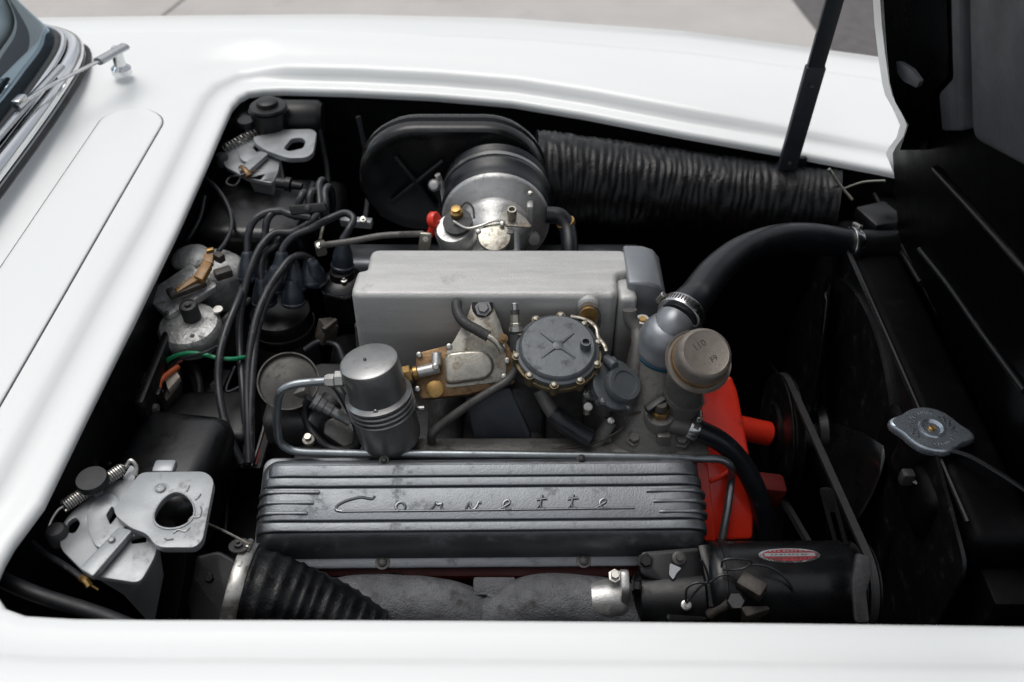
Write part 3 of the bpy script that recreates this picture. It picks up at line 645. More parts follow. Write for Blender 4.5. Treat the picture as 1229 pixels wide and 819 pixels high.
# ================================================================== fuel meter group in front of the plenum
FP = Yp(570, 440, .15); FN = V((0, -.64, .77)).normalized()
fm = thing('fuel_meter', 'stained zinc fuel meter bowl and bracket bolted in front of the plenum', 'fuel meter', FP - V((0, 0, .06)))
br = obj('bracket', plate(rnd(pix([(561, 380), (566, 363), (578, 356), (590, 363), (600, 386), (607, 408), (608, 440), (607, 458), (535, 466), (536, 420), (543, 412)], FP + FN * .003, FN), .004), FN, .0035, bv=.0008), 'zinc_dull', fm)
obj('base_block', plate(rnd(pix([(499, 430), (503, 423), (538, 414), (560, 408), (604, 405), (617, 425), (618, 460), (560, 474), (505, 479), (499, 470)], FP, FN), .004), FN, .024, bv=.002), 'rust_brass', fm)
obj('cover', plate(rnd(pix([(533, 424), (560, 420), (582, 420), (593, 432), (592, 446), (582, 455), (560, 458), (534, 462)], FP + FN * .017, FN), .009, 6), FN, .016, bv=.004, seg=3), 'zinc_dull', fm)
obj('disc_plug', lathe([(0, 0), (.0105, 0), (.0105, .002), (.009, .0028), (0, .0028)], Pl(522, 467, FP, FN), FN, 24), 'brass', fm)
obj('elbow', merge(tube([Pl(502, 447, FP + FN * .008, FN), Pl(515, 444, FP + FN * .008, FN), Pl(527, 441, FP + FN * .008, FN)], .0068, 14, 4), cyl(Pl(524, 440, FP + FN * .009, FN), Pl(524, 424, FP + FN * .006, FN), .0058, 14)), 'cast_aluminium', fm)
bolt(fm, Pl(523, 440, FP + FN * .0155, FN), FN, .0042, 'pan', 'zinc')
for x, y in ((503, 426), (539, 416), (501, 467), (539, 458), (605, 452), (609, 433), (604, 418)): bolt(fm, Pl(x, y, FP + FN * .0035, FN), FN, .0036, 'pan', 'zinc')
obj('washer', lathe([(0, 0), (.0125, 0), (.0125, .002), (.011, .0026), (0, .0026)], Pl(579, 368, FP + FN * .003, FN), FN, 24), 'rubber', fm)
bolt(fm, Pl(580, 370, FP + FN * .006, FN), FN, .0068, 'hex', 'filter_steel')
fit = thing('brass_pipe_union', 'stained brass hex union between filter canister and fuel meter', 'pipe fitting', Pl(490, 448, FP + FN * .008, FN) - V((0, 0, .01)))
u0, u1 = Pl(476, 453, FP + FN * .008, FN), Pl(506, 446, FP + FN * .008, FN)
obj('hex_nut', lathe([(0, 0), (.0098, 0), (.0105, .001), (.0105, .011), (.0098, .012), (0, .012)], u0.lerp(u1, .18), u1 - u0, 6), 'brass', fit, 20)
obj('pipe', cyl(u0 - (u1 - u0) * .2, u1, .006, 16), 'rust_brass', fit)
obj('collar', cyl(u0.lerp(u1, .65), u0.lerp(u1, .86), .0082, 18), 'brass', fit)

# filter canister
ft, fb = Yp(442, 432, .105), Yp(469, 524, .095); fa = (ft - fb); FL = fa.length; fa.normalize()
fc = thing('fuel_filter', 'dull steel fuel filter canister with three ribs round its waist', 'fuel filter', fb)
obj('lower_bowl', lathe([(0, -.012), (.022, -.012), (.030, -.008), (.0345, .0), (.0355, .006), (.0355, FL * .38), (0, FL * .38)], fb, fa, 48), 'filter_steel', fc, 45)
for i in range(3): obj('rib', lathe([(.034, -.0022), (.0376, -.0014), (.0384, 0), (.0376, .0014), (.034, .0022)], fb + fa * (FL * (.39 + .058 * i)), fa, 48), 'filter_steel', fc)
obj('upper_can', lathe([(.030, FL * .36), (.0345, FL * .37), (.0345, FL * .53), (.0375, FL * .545), (.0378, FL * .57), (.035, FL * .585), (.0328, FL * .60), (.0325, FL * .955), (.0315, FL * .985), (.0285, FL), (.0, FL * 1.0)], fb, fa, 48), 'filter_steel', fc, 40)
sm_ = fa.orthogonal()
bolt(fc, fb + fa * (FL * .63) + V((.002, -.0325, -.001)), (0, -1, .1), .003, 'pan', 'zinc', 'stud')
bolt(fc, fb + fa * (FL + .0) + V((-.004, .001, .0)), fa, .0018, 'pan', 'dark_tube', 'dimple')
fl = Yp(404, 457, .098)
obj('inlet_nut', lathe([(0, 0), (.0085, 0), (.0092, .001), (.0092, .009), (.0085, .010), (0, .010)], Yp(413, 455, .1), (-1, 0, -.05), 6), 'zinc', fc, 20)
obj('flare_nut', lathe([(0, 0), (.0070, 0), (.0076, .001), (.0076, .007), (.006, .011), (0, .011)], Yp(402, 457, .1), (-1, 0, -.03), 6), 'zinc', fc, 20)

# steel fuel line round the filter and along the valve cover
path = [Yp(404, 457, .1), Yp(375, 459, .098), Yp(352, 462, .095), Yp(338, 469, .092), Yp(333, 484, .09), Yp(333, 515, .085), Yp(337, 532, .082), Yp(352, 541, .08), Yp(400, 544, .074), Yp(500, 545, .07), Yp(614, 546, .07), Yp(740, 548, .071), Yp(840, 550.5, .072), Yp(866, 552, .072), Yp(876, 559, .071), Pl(877.5, 575, fp + fn * .012, fn), Pl(873, 610, fp + fn * .012, fn), Pl(866, 650, fp + fn * .010, fn), Pl(862, 690, fp + fn * .006, fn)]
tag(obj('fuel_line', tube(path, .0048, 14, 6), 'steel_tube'), 'bent grey steel fuel line running along the top of the ribbed valve cover', 'fuel line')

# round diaphragm housing
DC = Yp(669, 421, .146); DN = V((0.02, -.24, .97)).normalized(); DM = basis(DN)
dh = thing('diaphragm_housing', 'round blue grey diaphragm housing with raised cross and ring of screws', 'diaphragm', DC - V((0, 0, .06)))
obj('cover', lathe([(0, -.003), (.0470, -.003), (.0470, .0035), (.0440, .0048), (.0425, .0085), (.0405, .0102), (0, .0108)], DC, DN, 56), 'blue_grey', dh, 30)
obj('lower_flange', lathe([(0, -.012), (.045, -.012), (.0495, -.0105), (.0500, -.008), (.0500, -.0035), (0, -.0035)], DC, DN, 56), 'old_brass', dh)
obj('body', lathe([(0, -.055), (.024, -.055), (.030, -.04), (.040, -.022), (.043, -.011), (0, -.011)], DC, DN, 40), 'dull_casting', dh)
for sgn in (0, 1):
    a = R(42 if sgn else 138); d = DM @ V((math.cos(a), math.sin(a), 0))
    for s_ in (-1, 1):
        obj('cross_rib', tube([DC + DN * .0106 + d * (s_ * .006), DC + DN * .0106 + d * (s_ * .0125), DC + DN * .0103 + d * (s_ * .0255)], lambda s, th, tot: .0022 - .0012 * s / tot, 8, 4), 'blue_grey', dh)
obj('hub', plate(rnd([DC + DN * .0118 + DM @ V(q) for q in ((-.007, -.006, 0), (.007, -.006, 0), (.005, .006, 0), (-.005, .006, 0))], .002), DN, .002, bv=.0005), 'blue_grey', dh)
obj('vent_tube', lathe([(0, 0), (.0062, 0), (.0062, .010), (.0058, .0115), (.0040, .0115), (.0038, .006), (0, .006)], DC + DN * .009 + DM @ V((.0305, -.001, 0)), DN, 20), 'blue_grey', dh)
for i in range(10):
    a = R(12 + 36 * i); bolt(dh, DC + DN * .0036 + DM @ V((math.cos(a) * .0475, math.sin(a) * .0475, 0)), DN, .0036, 'pan', 'zinc_dull')
    obj('screw_lug', lathe([(0, -.012), (.0052, -.012), (.0052, .003), (0, .003)], DC + DM @ V((math.cos(a) * .0475, math.sin(a) * .0475, 0)), DN, 12), 'old_brass', dh)
obj('wire_tag', tube([DC + DN * .006 + DM @ V((math.cos(R(a)) * rr, math.sin(R(a)) * rr, 0)) for a, rr in ((70, .047), (50, .052), (32, .053), (18, .049), (5, .053), (-4, .055))], .0022, 8, 5, flat=.35, flatn=DN), 'zinc_dull', dh)

# small enrichment diaphragm
EC = Yp(738, 462, .125); EN = V((.42, -.42, .80)).normalized(); EM = basis(EN)
ed = thing('enrichment_diaphragm', 'small blue grey diaphragm drum beside the round housing', 'diaphragm', EC - V((0, 0, .04)))
obj('drum', lathe([(0, -.02), (.018, -.02), (.024, -.012), (.0295, -.006), (.0300, .002), (.0280, .0035), (.023, .004), (0, .004)], EC, EN, 36), 'blue_grey', ed)
obj('cap', lathe([(0, .003), (.0205, .003), (.0212, .006), (.0212, .014), (.0195, .0165), (.0145, .0165), (.0140, .0150), (0, .0150)], EC + EM @ V((.004, -.002, 0)), EN, 32), 'blue_grey', ed)
for a in (20, 95, 160, 230, 300): 
    obj('lug', lathe([(0, -.006), (.005, -.006), (.005, .003), (0, .003)], EC + EM @ V((math.cos(R(a)) * .0285, math.sin(R(a)) * .0285, 0)), EN, 12), 'blue_grey', ed)
    bolt(ed, EC + EN * .003 + EM @ V((math.cos(R(a)) * .0285, math.sin(R(a)) * .0285, 0)), EN, .003, 'pan', 'zinc')
obj('vacuum_nipple', cyl(Yp(738, 440, .13), Yp(727, 430, .145), .0058, 14), 'blue_grey', ed)
t = thing('link_lever', 'bright ball ended link below the round diaphragm housing', 'lever', Yp(705, 490, .12))
obj('arm', tube([Yp(702, 471, .125), Yp(703, 480, .122), Yp(704, 497, .115)], .0042, 10, 4), 'zinc_dull', t)
obj('ball', lathe([(0, 0), (.005, .001), (.0068, .005), (.005, .009), (0, .010)], Yp(703, 472, .12), (.5, -.6, .5), 16), 'zinc', t)
obj('ball', lathe([(0, 0), (.005, .001), (.0062, .005), (.005, .009), (0, .010)], Yp(705, 487, .115), (0, -.8, .6), 16), 'zinc', t)
obj('pin', cyl(Yp(701, 474, .12), Yp(720, 479, .115), .0045, 12), 'blue_grey', t)

# lines in front
t = thing('fuel_pressure_line', 'thin dark steel line curving from plenum front down to the left', 'fuel line', Yp(580, 500, .12))
pth = [Yp(618, 372, .185), Yp(619, 398, .17), Yp(621, 425, .15), Yp(620, 440, .14), Yp(611, 455, .13), Yp(590, 469, .12), Yp(560, 488, .11), Yp(530, 510, .10), Yp(519, 521, .095), Yp(518, 530, .095)]
obj('pipe', tube(pth, .0052, 12, 6), 'dark_tube', t)
ad = (pth[0] - pth[1]).normalized()
obj('tip', cyl(pth[1], pth[0] + ad * .008, .0035, 12), 'clamp_steel', t)
obj('union', lathe([(0, 0), (.0065, 0), (.0065, .008), (.0055, .009), (.0055, .018), (0, .018)], Yp(619, 397, .168), ad, 6), 'zinc_dull', t, 20)
obj('ferrule', lathe([(0, 0), (.0078, 0), (.0078, .005), (0, .005)], Yp(619, 398, .167), ad, 16), 'zinc', t)
obj('sleeve', cyl(Yp(619.5, 402, .165), Yp(620, 422, .152), .0072, 14), 'dark_casting', t)
t = thing('return_hose', 'short grey braided hose with metal end across the triangular bracket', 'hose', Yp(570, 395, .16))
rh = [Yp(548, 364, .198), Yp(549, 374, .185), Yp(557, 387, .17), Yp(572, 396, .162), Yp(586, 404, .155)]
obj('hose', tube(rh, .0062, 14, 6), 'dark_casting', t)
obj('pipe_end', tube([Yp(585, 403, .155), Yp(594, 409, .150), Yp(600, 416, .145), Yp(603, 424, .142)], .0040, 12, 5), 'zinc_dull', t)
bolt(t, Yp(604, 407, .148), FN, .0055, 'nut', 'rust_brass', 'nut')
t = thing('vent_pipe', 'grey elbow pipe with black hose under the round diaphragm housing', 'pipe', Yp(680, 510, .11))
obj('elbow', tube([Yp(648, 468, .125), Yp(654, 480, .118), Yp(661, 492, .11), Yp(668, 502, .105)], .0085, 14, 5), 'dull_casting', t)
obj('hose', tube([Yp(664, 496, .108), Yp(676, 507, .10), Yp(692, 518, .095), Yp(708, 527, .09)], .0115, 16, 5), 'hose', t)
t = tag(obj('heater_pipe', tube([Yp(756, 372, .19), Yp(757, 384, .185), Yp(764, 395, .178), Yp(766, 410, .165), Yp(764, 432, .15), Yp(762, 450, .14)], .0085, 16, 6), 'dull_casting'), 'dull grey pipe rising beside the right end of the plenum', 'pipe')
t = thing('fuel_bowl', 'dark slate fuel bowl casting under the stained bracket', 'bowl', Yp(600, 540, .12))
obj('side_panel', plate(rnd(pix([(558, 478), (612, 465), (636, 520), (640, 541), (572, 542)], Yp(600, 510, .12), V((-.1, -.9, .4)).normalized()), .004), V((-.1, -.9, .4)).normalized(), .05, bv=.004), 'slate_dark', t)
obj('round_end', plate(rnd(pix([(614, 466), (640, 466), (653, 500), (650, 528), (640, 540), (630, 540)], Yp(630, 510, .122), V((.35, -.85, .4)).normalized()), .008), V((.35, -.85, .4)).normalized(), .045, bv=.004), 'dark_casting', t)

# throttle/choke castings along the manifold
t = thing('manifold_bracket', 'dull cast bracket arm in front of the small diaphragm drum', 'bracket', Yp(730, 545, .10))
obj('arm', tube([Yp(733, 505, .105), Yp(725, 518, .10), Yp(715, 531, .095), Yp(700, 537, .092), Yp(670, 539, .09), Yp(640, 540, .09)], .0085, 12, 5, flat=.6), 'dull_casting', t)
obj('web', plate(rnd(pix([(726, 508), (742, 506), (734, 528), (736, 540), (700, 542), (708, 532), (718, 526)], Yp(722, 525, .10), V((0, -.6, .8))), .004), V((0, -.6, .8)).normalized(), .006, bv=.001), 'dull_casting', t)
bolt(t, Yp(733, 505, .10), (0, -.7, .7), .0045, 'pan', 'zinc')
for x, y, yy, m_ in ((610, 536, .10, 'ink'), (580, 540, .1, 'ink')): pass
tag(obj('sensor_wire', tube([Yp(800, 487, .12), Yp(770, 494, .11), Yp(750, 502, .1), Yp(748, 512, .098), Yp(735, 522, .095), Yp(700, 535, .088), Yp(640, 541, .085), Yp(560, 542, .086)], .0016, 8, 6), 'ink'), 'thin black wire from brass temperature sensor along the manifold', 'wire')

# thermostat housing, sensor, front casting
TH = Yp(797, 412, .165); TN = V((.12, -.2, .97)).normalized()
th = thing('thermostat_housing', 'smooth silver thermostat dome with blue gasket below the radiator hose', 'thermostat housing', TH - V((0, 0, .03)))
hs0 = Yp(813, 384, .175); 
obj('dome', lathe([(0, -.004), (.0345, -.004), (.0352, -.001), (.0345, .002), (.0320, .006), (.0305, .014), (.0265, .025), (.019, .033), (0, .036)], TH, TN, 40), 'slate_paint', th)
obj('gasket', lathe([(0, -.008), (.036, -.008), (.036, -.004), (0, -.004)], TH, TN, 40), 'gasket_blue', th)
obj('neck', tube([TH + TN * .012, TH.lerp(hs0, .45) + TN * .012, hs0, hs0 + (hs0 - TH) * .2], .0235, 28, 5), 'slate_paint', th)
obj('lug', box(TH + V((-.022, .026, .004)), (.022, .02, .008), Matrix.Rotation(R(30), 3, 'Z'), .003), 'cast_aluminium', th)
wo_ = thing('water_outlet', 'dirty grey cast water outlet standing in front of thermostat dome', 'casting', Yp(785, 545, .12))
obj('tower', loft([ell(Yp(778, 548, .105), .058, .045, (0, 0, 1)), ell(Yp(780, 515, .115), .052, .042, (0, 0, 1)), ell(Yp(783, 470, .14), .036, .034, (0, 0, 1)), ell(TH - TN * .008, .037, .037, TN)], cap0=True, cap1=True), 'dull_casting', wo_)
bs_ = Yp(791, 500, .105)
obj('sensor_boss', lathe([(0, -.06), (.026, -.06), (.0235, -.035), (.0185, -.02), (.0180, .004), (.0165, .006), (0, .006)], bs_, (0, -.15, 1), 28), 'dull_casting', wo_)
obj('boss_rib', box(Yp(795, 530, .088), (.016, .014, .03), None, .003), 'dull_casting', wo_)
obj('foot', box(Yp(790, 541, .088), (.115, .03, .014), None, .004), 'dull_casting', wo_)
obj('hose_nipple', cyl(Yp(800, 508, .1), Yp(832, 514, .098), .011, 18), 'dull_casting', wo_)
for x, y in ((761, 527), (818, 529)): bolt(wo_, Yp(x, y, .09), (0, -.2, 1), .0068, 'hex', 'dull_casting')
ts = thing('temperature_sensor', 'small brass temperature sensor with black plug on the cast water outlet', 'sensor', bs_ + V((0, 0, .006)))
obj('hex', lathe([(0, 0), (.0105, 0), (.0112, .001), (.0112, .007), (.0105, .008), (0, .008)], bs_ + V((0, 0, .0055)), (0, -.15, 1), 6), 'brass', ts, 20)
obj('stem', lathe([(0, 0), (.0085, 0), (.0085, .006), (.006, .010), (0, .010)], bs_ + V((0, -.001, .0135)), (0, -.15, 1), 18), 'ink', ts)
obj('plug', box(Yp(787, 486, .105), (.026, .010, .010), Matrix.Rotation(R(28), 3, 'Z') @ Matrix.Rotation(R(-20), 3, 'Y'), .002), 'rubber', ts)
t = thing('brass_stud', 'brass headed stud with steel spacer left of the thermostat dome', 'stud', Yp(770, 405, .185))
sp = Yp(770, 392, .185)
obj('sleeve', lathe([(.0042, .012), (.0078, .012), (.0082, .010), (.0082, .004), (.0062, .002), (.0055, -.012), (0, -.03)], sp, (0, -.1, 1), 20), 'zinc', t)
obj('head', lathe([(0, 0), (.0048, 0), (.0048, .012), (.0040, .0135), (0, .0135)], sp, (0, -.1, 1), 18), 'brass', t)

# upper radiator hose
rhp = [hs0, Yp(825, 368, .195), Yp(838, 353, .225), Yp(860, 325, .275), Yp(892, 300, .33), Yp(935, 287, .375), Yp(978, 287, .395), Yp(1012, 292, .405), Yp(1045, 297, .41)]
rh_ = thing('radiator_hose', 'thick black upper radiator hose arching from thermostat dome to radiator', 'hose', rhp[4] - V((0, 0, .03)))
obj('hose', tube(rhp, lambda s, th, tot: .0197 + .0012 * math.sin(s * 24) + .003 * max(0, 1 - s / .05), 28, 10), 'hose', rh_)
clamp(rh_, rhp[0].lerp(rhp[1], .4), rhp[1] - rhp[0], .0262, .014, (-.9, 0, .3), slots=9)
clamp(rh_, rhp[7].lerp(rhp[8], .3), rhp[8] - rhp[7], .0222, .013, (-.3, .3, 1))

# oil filler
OC = Yp(838, 434, .10); vd = -ray(838, 434).normalized()
ON = (vd + UPV * .34 + RT * .30).normalized()
of = thing('oil_filler', 'dull grey oil filler tube with round stamped breather cap', 'oil filler', Yp(815, 500, .12))
cap = obj('cap', lathe([(0, -.010), (.030, -.010), (.0350, -.004), (.0365, .0), (.0360, .0015), (.0335, .0005), (.0305, .004), (.0295, .012), (.0290, .024), (.0275, .0280), (.0245, .0300), (.0235, .0296), (0, .0296)], OC, ON, 48), 'oil_cap', of)
obj('rust_ring', lathe([(.0300, .0035), (.0315, .0035), (.0308, .009), (.0300, .009)], OC, ON, 40), 'rust_brass', cap)
cu = (UPV + RT * .38 - ON * (UPV + RT * .38).dot(ON)).normalized(); cu = (cu - RT * .92); cu = (cu - ON * cu.dot(ON)).normalized(); cr = cu.cross(ON)
tp = OC + ON * .0297
text('stamped_number', '110', tp + cu * .010 - cr * .002, ON, cu, .0105, 'ink', cap, bold=-.0001)
text('stamped_number', 'F9', tp - cu * .010 + cr * .003, ON, cu, .0090, 'ink', cap, bold=-.0001)
obj('tube', tube([OC - ON * .004, OC - ON * .03 + V((-.004, 0, -.01)), Yp(820, 478, .115), Yp(812, 510, .12)], .0210, 28, 6), 'dull_casting', of)
obj('collar', lathe([(.0205, -.003), (.0235, -.003), (.0235, .003), (.0205, .003)], Yp(821, 476, .1145), (.25, -.1, 1), 30), 'dull_casting', of)

# heater hose
hp = [Yp(826, 511, .098), Yp(842, 518, .094), Yp(866, 531, .09), Yp(890, 556, .083), Yp(908, 590, .07), Yp(916, 620, .06), Yp(920, 660, .045), Yp(921, 690, .03)]
hh = thing('heater_hose', 'black heater hose curving down across the red front plate', 'hose', hp[4] - V((0, 0, .02)))
obj('hose', tube(hp, .0122, 20, 8), 'hose', hh)
clamp(hh, hp[0].lerp(hp[1], .35), hp[1] - hp[0], .0132, .012, (.5, .2, 1), slots=4)

# ================================================================== generator, belt, fan, radiator
GX = V((1, .012, 0)).normalized(); G0 = V((.245, -.062, .742)); G1 = V((.392, -.060, .742))
ge = thing('generator', 'black cylindrical generator with small oval red and silver plate', 'generator', V((.31, -.06, .69)))
obj('body', lathe([(0, -.010), (.036, -.010), (.044, -.006), (.0480, 0), (.0485, .004), (.0485, .140), (.047, .143), (.044, .147), (0, .148)], G0, G1 - G0, 56), 'gloss_black', ge)
obj('band', lathe([(.0485, -.004), (.0497, -.0035), (.0497, .0035), (.0485, .004)], G0 + GX * .012, GX, 56), 'satin_black', ge)
obj('end_bell', lathe([(0, -.085), (.020, -.085), (.030, -.078), (.036, -.055), (.038, -.012), (0, -.01)], G0 + V((0, -.006, -.013)), GX, 40), 'satin_black', ge)
def gcyl(xp, ang, rr): return G0 + GX * xp + V((0, math.cos(ang) * rr, math.sin(ang) * rr))
# oval name plate, bent round the drum
gx0, ga0 = .077, R(82)
def gplate(su, sv, h, k=40, bm=None):
    bm = bm or bmesh.new(); c = bm.verts.new(gcyl(gx0, ga0, .0485 + h)); prev = None; rings = []
    for f in (.33, .66, 1.0):
        rings.append([bm.verts.new(gcyl(gx0 + su * f * math.copysign(abs(math.cos(a)) ** .9, math.cos(a)), ga0 + sv * f * math.sin(a) / .0485, .0485 + h)) for a in [2 * math.pi * i / k for i in range(k)]])
    for i in range(k): bm.faces.new((c, rings[0][i], rings[0][(i + 1) % k]))
    for a, b in zip(rings, rings[1:]):
        for i in range(k): bm.faces.new((a[i], a[(i + 1) % k], b[(i + 1) % k], b[i]))
    ret = bmesh.ops.extrude_edge_only(bm, edges=[e for e in bm.edges if len(e.link_faces) == 1])
    for v in [g for g in ret['geom'] if isinstance(g, bmesh.types.BMVert)]:
        d = v.co - G0; d = d - GX * d.dot(GX); v.co -= d.normalized() * .0006
    return bm
np_ = obj('name_plate', gplate(.0325, .0098, .0006), 'clamp_steel', ge); np_['label'] = 'oval red and silver name plate'
obj('red_field', gplate(.0285, .0080, .0010), 'plate_red', np_)
def gstrip(x0, x1, a0, a1, h, nx=8):
    rows_ = [[gcyl(gx0 + x0 + (x1 - x0) * i / nx, ga0 + a / .0485, .0485 + h) for i in range(nx + 1)] for a in (a0, (a0 + a1) / 2, a1)]
    return loft(rows_, close=False)
obj('silver_band', gstrip(-.0265, .0265, -.0021, .0024, .00125), 'cadmium', np_)
rng = random.Random(4)
gn = V((0, math.cos(ga0), math.sin(ga0)))
for k_ in range(3):
    for i_ in range(9):
        x_ = -.020 + i_ * .0045 + rng.uniform(-.0006, .0006)
        obj('print_mark', gstrip(x_, x_ + rng.uniform(.0018, .0034), (-.0052, -.0006, .0042)[k_], (-.0040, .0010, .0054)[k_], .0015, 2), ('clamp_steel', 'blue_grey', 'clamp_steel')[k_], np_)
def gen_bits(parent):
    pass
# bracket + bolts at the rear of the generator
bk = thing('generator_bracket', 'flat black generator bracket with hex bolts below the valve cover end', 'bracket', V((.19, -.05, .70)))
bn = V((0, -.45, .89)).normalized(); bp0 = Yp(800, 680, -.055)
obj('plate', plate(rnd(pix([(768, 662), (842, 656), (852, 700), (852, 745), (800, 748), (796, 700), (768, 690)], bp0, bn), .006), bn, .018, bv=.003), 'satin_black', bk)
bolt(bk, Pl(775, 674, bp0, bn), bn, .0065, 'hex', 'satin_black'); bolt(bk, Pl(814, 671, bp0, bn), bn, .0075, 'nut', 'dark_tube', 'nut')
obj('terminal_tag', plate(rnd(pix([(804, 676), (818, 682), (812, 688), (808, 696), (803, 690)], bp0 + bn * .004, bn), .002), bn, .0012), 'clamp_steel', bk)
bolt(bk, Pl(823, 727, bp0 + bn * .004, bn), bn, .0055, 'nut', 'zinc', 'nut')
tag(obj('clamp_strap', tube([Pl(845, 655, bp0 + bn * .006, bn), Pl(851, 680, bp0 + bn * .012, bn), Pl(856, 705, bp0 + bn * .014, bn), Pl(858, 728, bp0 + bn * .012, bn)], .0065, 10, 6, flat=.3, flatn=bn), 'satin_black'), 'black strap over the rear of the generator', 'strap')
# wiring and connector lying on the generator
gc = thing('generator_connector', 'dirty brown plastic connector lying on the generator', 'connector', Yp(890, 730, -.10))
cc = Yp(885, 722, -.098); M1 = Matrix.Rotation(R(-38), 3, 'Z') @ Matrix.Rotation(R(12), 3, 'X')
obj('lower_shell', box(Yp(902, 731, -.098), (.030, .024, .022), Matrix.Rotation(R(18), 3, 'Z'), .004), 'brown_plastic', gc)
obj('upper_shell', box(Yp(902, 704, -.092), (.028, .017, .018), M1, .003), 'brown_plastic', gc)
obj('hex_cap', lathe([(0, 0), (.0085, 0), (.0088, .001), (.0088, .010), (.008, .0115), (0, .0115)], Yp(882, 724, -.105), (-.1, -.4, 1), 6), 'dark_casting', gc, 20)
obj('side_boot', tube([Yp(852, 738, -.1), Yp(863, 731, -.1), Yp(876, 724, -.1)], .006, 10, 4), 'brown_plastic', gc)
for nm, lab, pts in (('generator_wire', 'thin black wire looping below the oval plate on the generator', [(866, 681), (868, 673), (885, 671), (902, 674), (895, 681), (880, 684), (868, 684)]),
        ('generator_wire', 'thin black wire arching right of the brown connector over the generator', [(902, 678), (920, 680), (938, 690), (949, 703), (953, 714), (951, 721), (935, 720), (915, 718)]),
        ('generator_wire', 'thin grey wire from the bracket nut to the brown connector', [(823, 722), (825, 706), (835, 700), (852, 699), (862, 692), (872, 690), (882, 695), (890, 702)]),
        ('generator_wire', 'thin black wire hanging from the bracket nut along the fender edge', [(824, 724), (840, 705), (850, 698), (848, 685), (842, 672)])):
    tag(obj(nm, tube([Yp(x, y, -.112 + .0004 * (760 - y)) for x, y in pts], .0013, 8, 6), 'wire'), lab, 'wire', 'thin wires on the generator')
# pulleys and belt
AXW = V((.405, .25, .645)); AXG = V((.405, -.060, .742)); RW, RG = .082, .045
def pulley(name, lab, c, r, m):
    t_ = thing(name, lab, 'pulley', c - V((0, 0, r)))
    obj('sheave', lathe([(0, -.014), (r * .5, -.014), (r * .55, -.010), (r * .96, -.010), (r + .002, -.008), (r + .002, -.0065), (r - .008, -.001), (r - .008, .001), (r + .002, .0065), (r + .002, .008), (r * .96, .010), (r * .5, .008), (r * .45, .014), (0, .014)], c, (1, 0, 0), 56), m, t_, 30)
    return t_
pw = pulley('water_pump_pulley', 'black water pump pulley carrying the fan belt behind the red plate', AXW, RW, 'satin_black')
obj('hub', cyl(AXW + V((.01, 0, 0)), AXW + V((.06, 0, 0)), .022, 24), 'slate_dark', pw)
pg = pulley('generator_pulley', 'black generator pulley at the lower end of the belt', AXG, RG, 'satin_black')
for i in range(8):
    a = R(45 * i); obj('fan_vane', box(AXG + V((-.018, math.cos(a) * .032, math.sin(a) * .032)), (.012, .004, .022), Matrix.Rotation(a - R(90), 3, 'X'), .001), 'dark_casting', pg)
bpts = []
dv = AXG - AXW; base_a = math.atan2(dv.z, dv.y); off = math.acos((RW - RG) / dv.length)
for i in range(25):
    a = base_a + off + (2 * math.pi - 2 * off) * i / 24; bpts.append(AXW + V((0, math.cos(a), math.sin(a))) * RW)
for i in range(13):
    a = base_a - off + 2 * off * i / 12; bpts.append(AXG + V((0, math.cos(a), math.sin(a))) * RG)
loops = [[], [], [], []]
cen = sum(bpts, V()) / len(bpts); npt = len(bpts); ringp = []
for i, p in enumerate(bpts):
    tg = (bpts[(i + 1) % npt] - bpts[i - 1]).normalized(); nn = V((1, 0, 0)).cross(tg)
    if nn.dot(p - (AXW if i < 25 else AXG)) < 0: nn = -nn
    ringp.append([p + V((-.0044, 0, 0)) + nn * .0030, p + V((.0044, 0, 0)) + nn * .0030, p + V((.0030, 0, 0)) - nn * .0045, p + V((-.0030, 0, 0)) - nn * .0045])
tag(obj('fan_belt', loft(ringp + [ringp[0]]), 'belt', None, 30), 'dark rubber fan belt running from water pump pulley down to generator', 'belt')
# generator front bracket: slotted adjusting arm
t = thing('adjusting_arm', 'black slotted adjusting arm between the generator front and engine', 'bracket', Yp(1010, 680, -.03))
an = V((-.35, -.5, .79)).normalized(); ap = Yp(1015, 650, -.02)
def sl_(px0, w, y0, y1): return rnd([Pl(px0[0] - w, px0[1], ap, an), Pl(px0[0] + w, px0[1], ap, an), Pl(px0[2] + w, px0[3], ap, an), Pl(px0[2] - w, px0[3], ap, an)], .006)
obj('arm', plate(sl_((991, 585, 1022, 700), 9, 0, 0), an, .006, holes=[sl_((999, 615, 1012, 664), 3, 0, 0)], bv=.001), 'bay_black', t)
bolt(t, Pl(1018, 682, ap + an * .004, an), an, .006, 'hex', 'zinc_dull')
obj('front_lug', plate(rnd(pix([(1028, 664), (1045, 668), (1047, 690), (1040, 710), (1044, 748), (1026, 748), (1022, 700)], Yp(1035, 705, -.10), V((-.2, -.6, .77)).normalized()), .004), V((-.2, -.6, .77)).normalized(), .012, bv=.002), 'dark_casting', t)
# fan
fan = thing('cooling_fan', 'black four blade cooling fan in the shadow before the radiator', 'fan', AXW + V((.05, 0, -.2)))
FCn = AXW + V((.052, 0, 0))
obj('hub', lathe([(0, -.01), (.04, -.01), (.045, 0), (.04, .006), (0, .006)], FCn, (1, 0, 0), 28), 'satin_black', fan)
for i in range(4):
    a = R(62 + 90 * i); d = V((0, math.cos(a), math.sin(a))); pr = V((0, -math.sin(a), math.cos(a)))
    rr = []
    for f, wd in ((.02, .025), (.07, .035), (.14, .05), (.20, .056), (.208, .045)):
        rr.append([FCn + d * f + pr * (wd * s) + V((-.016 * s - .006 * s * s, 0, 0)) for s in (-1, -.5, 0, .5, 1)])
    bl = obj('blade', loft(rr, close=False), 'gloss_black', fan); md = bl.modifiers.new('solid', 'SOLIDIFY'); md.thickness = .002
